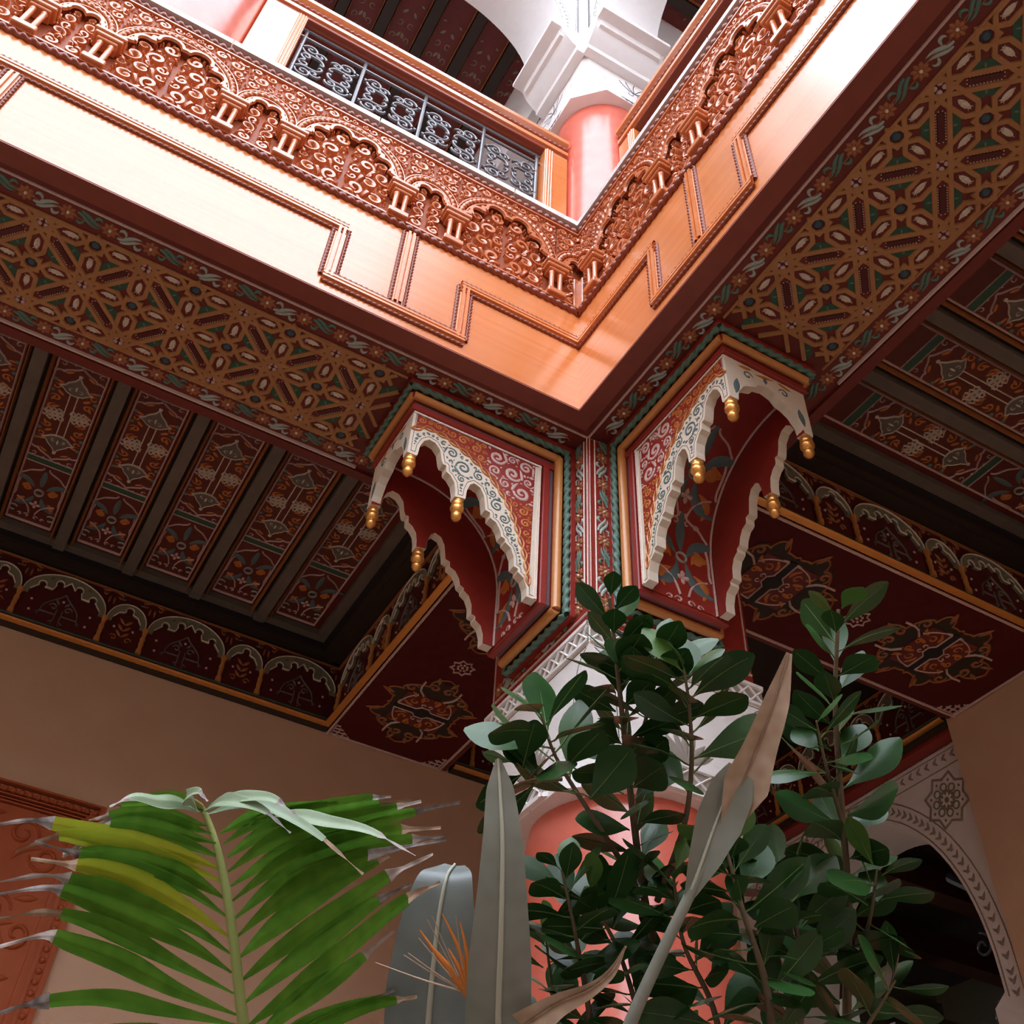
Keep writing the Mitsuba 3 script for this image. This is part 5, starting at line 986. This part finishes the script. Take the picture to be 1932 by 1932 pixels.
# ---- leafy shrubs
def leaf_mesh(L, W, droop, fold, tipw=.62):
    n = 12; t = np.linspace(0, 1, n); C = np.stack([L * t, np.zeros(n), -droop * L * t ** 2], 1)
    w = W * np.clip(np.sin(PI * np.clip(t, .0, 1) ** 1.55) ** .72, .05, 1); w[0] = .06 * W; w[-1] = .12 * W
    return blade(C, w, (0, 1, 0), fold, 7, .0, 0)
LV = []
for L, W, dp, fo in ((.096, .056, .10, .08), (.086, .054, .26, .10), (.102, .050, -.10, .14), (.084, .052, .05, .06), (.110, .052, .20, .16)):
    v, f = leaf_mesh(L, W, dp, fo); C = v.reshape(12, 7, 3)[:, 3]
    LV.append((D((v, f), 'leaf', True), D((v, f), 'leaf_young', True), D(tube(C[:11] + [0, 0, -.0006], np.linspace(.0011, .0005, 11), 5), 'leaf_rib', 60), D(tube(np.vstack([[-.012, 0, .002], C[0], C[1]]), [.0014, .0012, .0008], 5), 'leaf_rib', 60)))
GP, ROOT = P3(1300, 2060, 1.36), []
def shrub(name_label, stems, seed):
    sh = thing('leafy_shrub', name_label, 'shrub', None); r = np.random.default_rng(seed); rise_ = np.array([0, 0, 1.0])
    for pts, n, s0, size, rad in stems:
        n, size = int(n * .84), size * .86
        P0 = P3(*pts[0])
        if pts[0][1] > 2050: ROOT.append(P0); add('stem', D(tube(smooth_line([P0 * [1, 1, 0] + [(GP[0] - P0[0]) * .45, (GP[1] - P0[1]) * .45, .45], P0 * [1, 1, .62] + [(GP[0] - P0[0]) * .2, (GP[1] - P0[1]) * .2, 0], P0], 12), np.linspace(rad * 1.5, rad, 12), 8), 'bark', 60), sh)
        C = smooth_line([P3(*q) for q in pts], 44); st_ = add('stem', D(tube(C, np.linspace(rad, rad * .35, 44), 8), 'bark', 60), sh)
        T_ = np.gradient(C, axis=0); T_ = T_ / np.linalg.norm(T_, axis=1, keepdims=True); ph = r.uniform(0, 6.28)
        for i in range(n):
            s = s0 + (1 - s0) * ((i + .5) / n) ** .92; x = s * 43; a = int(x); p = C[a] * (1 - (x - a)) + C[min(a + 1, 43)] * (x - a); t = T_[a]
            ph += 2.399 + r.uniform(-.35, .35)
            e1 = np.cross(t, [.3, .5, .1]); e1 = e1 / np.linalg.norm(e1); e2 = np.cross(t, e1)
            out = math.cos(ph) * e1 + math.sin(ph) * e2
            up = .50 + .75 * max(0, (s - .72) / .28) ** 1.5 + r.uniform(-.18, .25)
            d = out + t * up; d = d / np.linalg.norm(d)
            toc = CAM - p; toc = toc / np.linalg.norm(toc)
            nrm = t * .55 + rise_ * .25 - out * .2 - toc * r.choice([.75, .75, -.6, .2]) + r.normal(0, .30, 3); y = np.cross(nrm, d); y = y / np.linalg.norm(y); z = np.cross(d, y)
            k = size * r.uniform(.72, 1.12) * (1 - .35 * max(0, (s - .86) / .14))
            M = np.eye(4); M[:3, 0], M[:3, 1], M[:3, 2], M[:3, 3] = d * k, y * k, z * k, p + d * .010
            A, B, rib, pet = LV[r.integers(len(LV))]
            l = add('leaf', B if (s > .95 and r.random() < .5) else A, sh, M); add('midrib', rib, l, M)
            if r.random() < .6: add('petiole', pet, l, M)
    return sh
shrub('tall leafy shrub in front of the white capital, its top reaching over the red pillar', [
    ([(1262, 2060, 1.42), (1250, 1860, 1.42), (1215, 1690, 1.43), (1190, 1500, 1.44), (1172, 1330, 1.45), (1150, 1128, 1.46)], 60, .28, 1.08, .0075),
    ([(1205, 1680, 1.43), (1150, 1590, 1.41), (1085, 1490, 1.38), (1045, 1420, 1.36), (1020, 1345, 1.35)], 20, .40, 1.25, .0045),
    ([(1240, 1700, 1.42), (1290, 1560, 1.40), (1305, 1440, 1.39), (1300, 1330, 1.39), (1290, 1262, 1.39)], 24, .35, 1.18, .0045),
    ([(1060, 1470, 1.38), (1015, 1470, 1.37), (975, 1440, 1.36)], 9, .3, 1.0, .003),
    ([(1190, 1460, 1.44), (1215, 1370, 1.45), (1235, 1290, 1.46), (1240, 1220, 1.46)], 18, .3, 1.0, .0035)], 5)
shrub('tall leafy shrub with long glossy leaves in front of the arched white wall', [
    ([(1600, 2060, 1.40), (1598, 1880, 1.41), (1600, 1700, 1.42), (1588, 1520, 1.43), (1576, 1330, 1.44), (1582, 1150, 1.45)], 58, .12, 1.12, .0070),
    ([(1606, 1860, 1.40), (1640, 1740, 1.38), (1655, 1640, 1.37)], 14, .2, 1.1, .004),
    ([(1592, 1560, 1.42), (1560, 1450, 1.40), (1540, 1360, 1.39)], 10, .3, 1.0, .0035)], 9)
shrub('low dense leafy shrub between the withered leaf and the right tall shrub', [
    ([(1470, 2060, 1.30), (1445, 1860, 1.30), (1402, 1720, 1.31), (1370, 1600, 1.33)], 40, .10, 1.0, .0060),
    ([(1500, 2060, 1.34), (1512, 1880, 1.34), (1500, 1740, 1.35), (1470, 1640, 1.36)], 34, .08, 1.0, .0050),
    ([(1380, 2060, 1.33), (1345, 1900, 1.34), (1290, 1780, 1.36), (1270, 1650, 1.37)], 34, .08, 1.0, .0050),
    ([(1560, 2060, 1.32), (1640, 1930, 1.32), (1690, 1850, 1.32)], 16, .15, 1.0, .004)], 14)
shrub('low leafy shrub in front of the pink column beside the grey paddle leaf', [
    ([(1130, 2060, 1.34), (1110, 1900, 1.35), (1085, 1760, 1.36), (1060, 1640, 1.38)], 34, .06, 1.0, .0050),
    ([(1230, 2060, 1.36), (1205, 1920, 1.36), (1165, 1790, 1.37), (1110, 1690, 1.38)], 32, .06, 1.0, .0050),
    ([(1060, 2060, 1.36), (1045, 1900, 1.37), (1030, 1770, 1.38)], 20, .06, 1.0, .004)], 21)
# ---- the planter they grow in, below the picture
pt = thing('planter', 'long terracotta planter on the courtyard floor holding the shrubs', 'planter')
hx = np.array([RIGHT[0], RIGHT[1], 0]); hx = hx / np.linalg.norm(hx); hy = np.array([-hx[1], hx[0], 0]); FP = frame((GP[0] - .10, GP[1] - .02, 0), hx, hy)
for nm, b_, m_ in (('trough', m3mesh(m3box(-.52, .46, -.17, .17, .014, .50) - m3box(-.49, .43, -.14, .14, .06, .6)), 'terracotta'), ('rim', m3mesh(m3box(-.54, .48, -.19, .19, .47, .52) - m3box(-.49, .43, -.14, .14, .4, .6)), 'terracotta'), ('soil', cat(bx(-.489, .429, -.139, .139, .06, .455)), 'soil')): add(nm, xf(b_, FP), pt, m=m_, smooth=False)
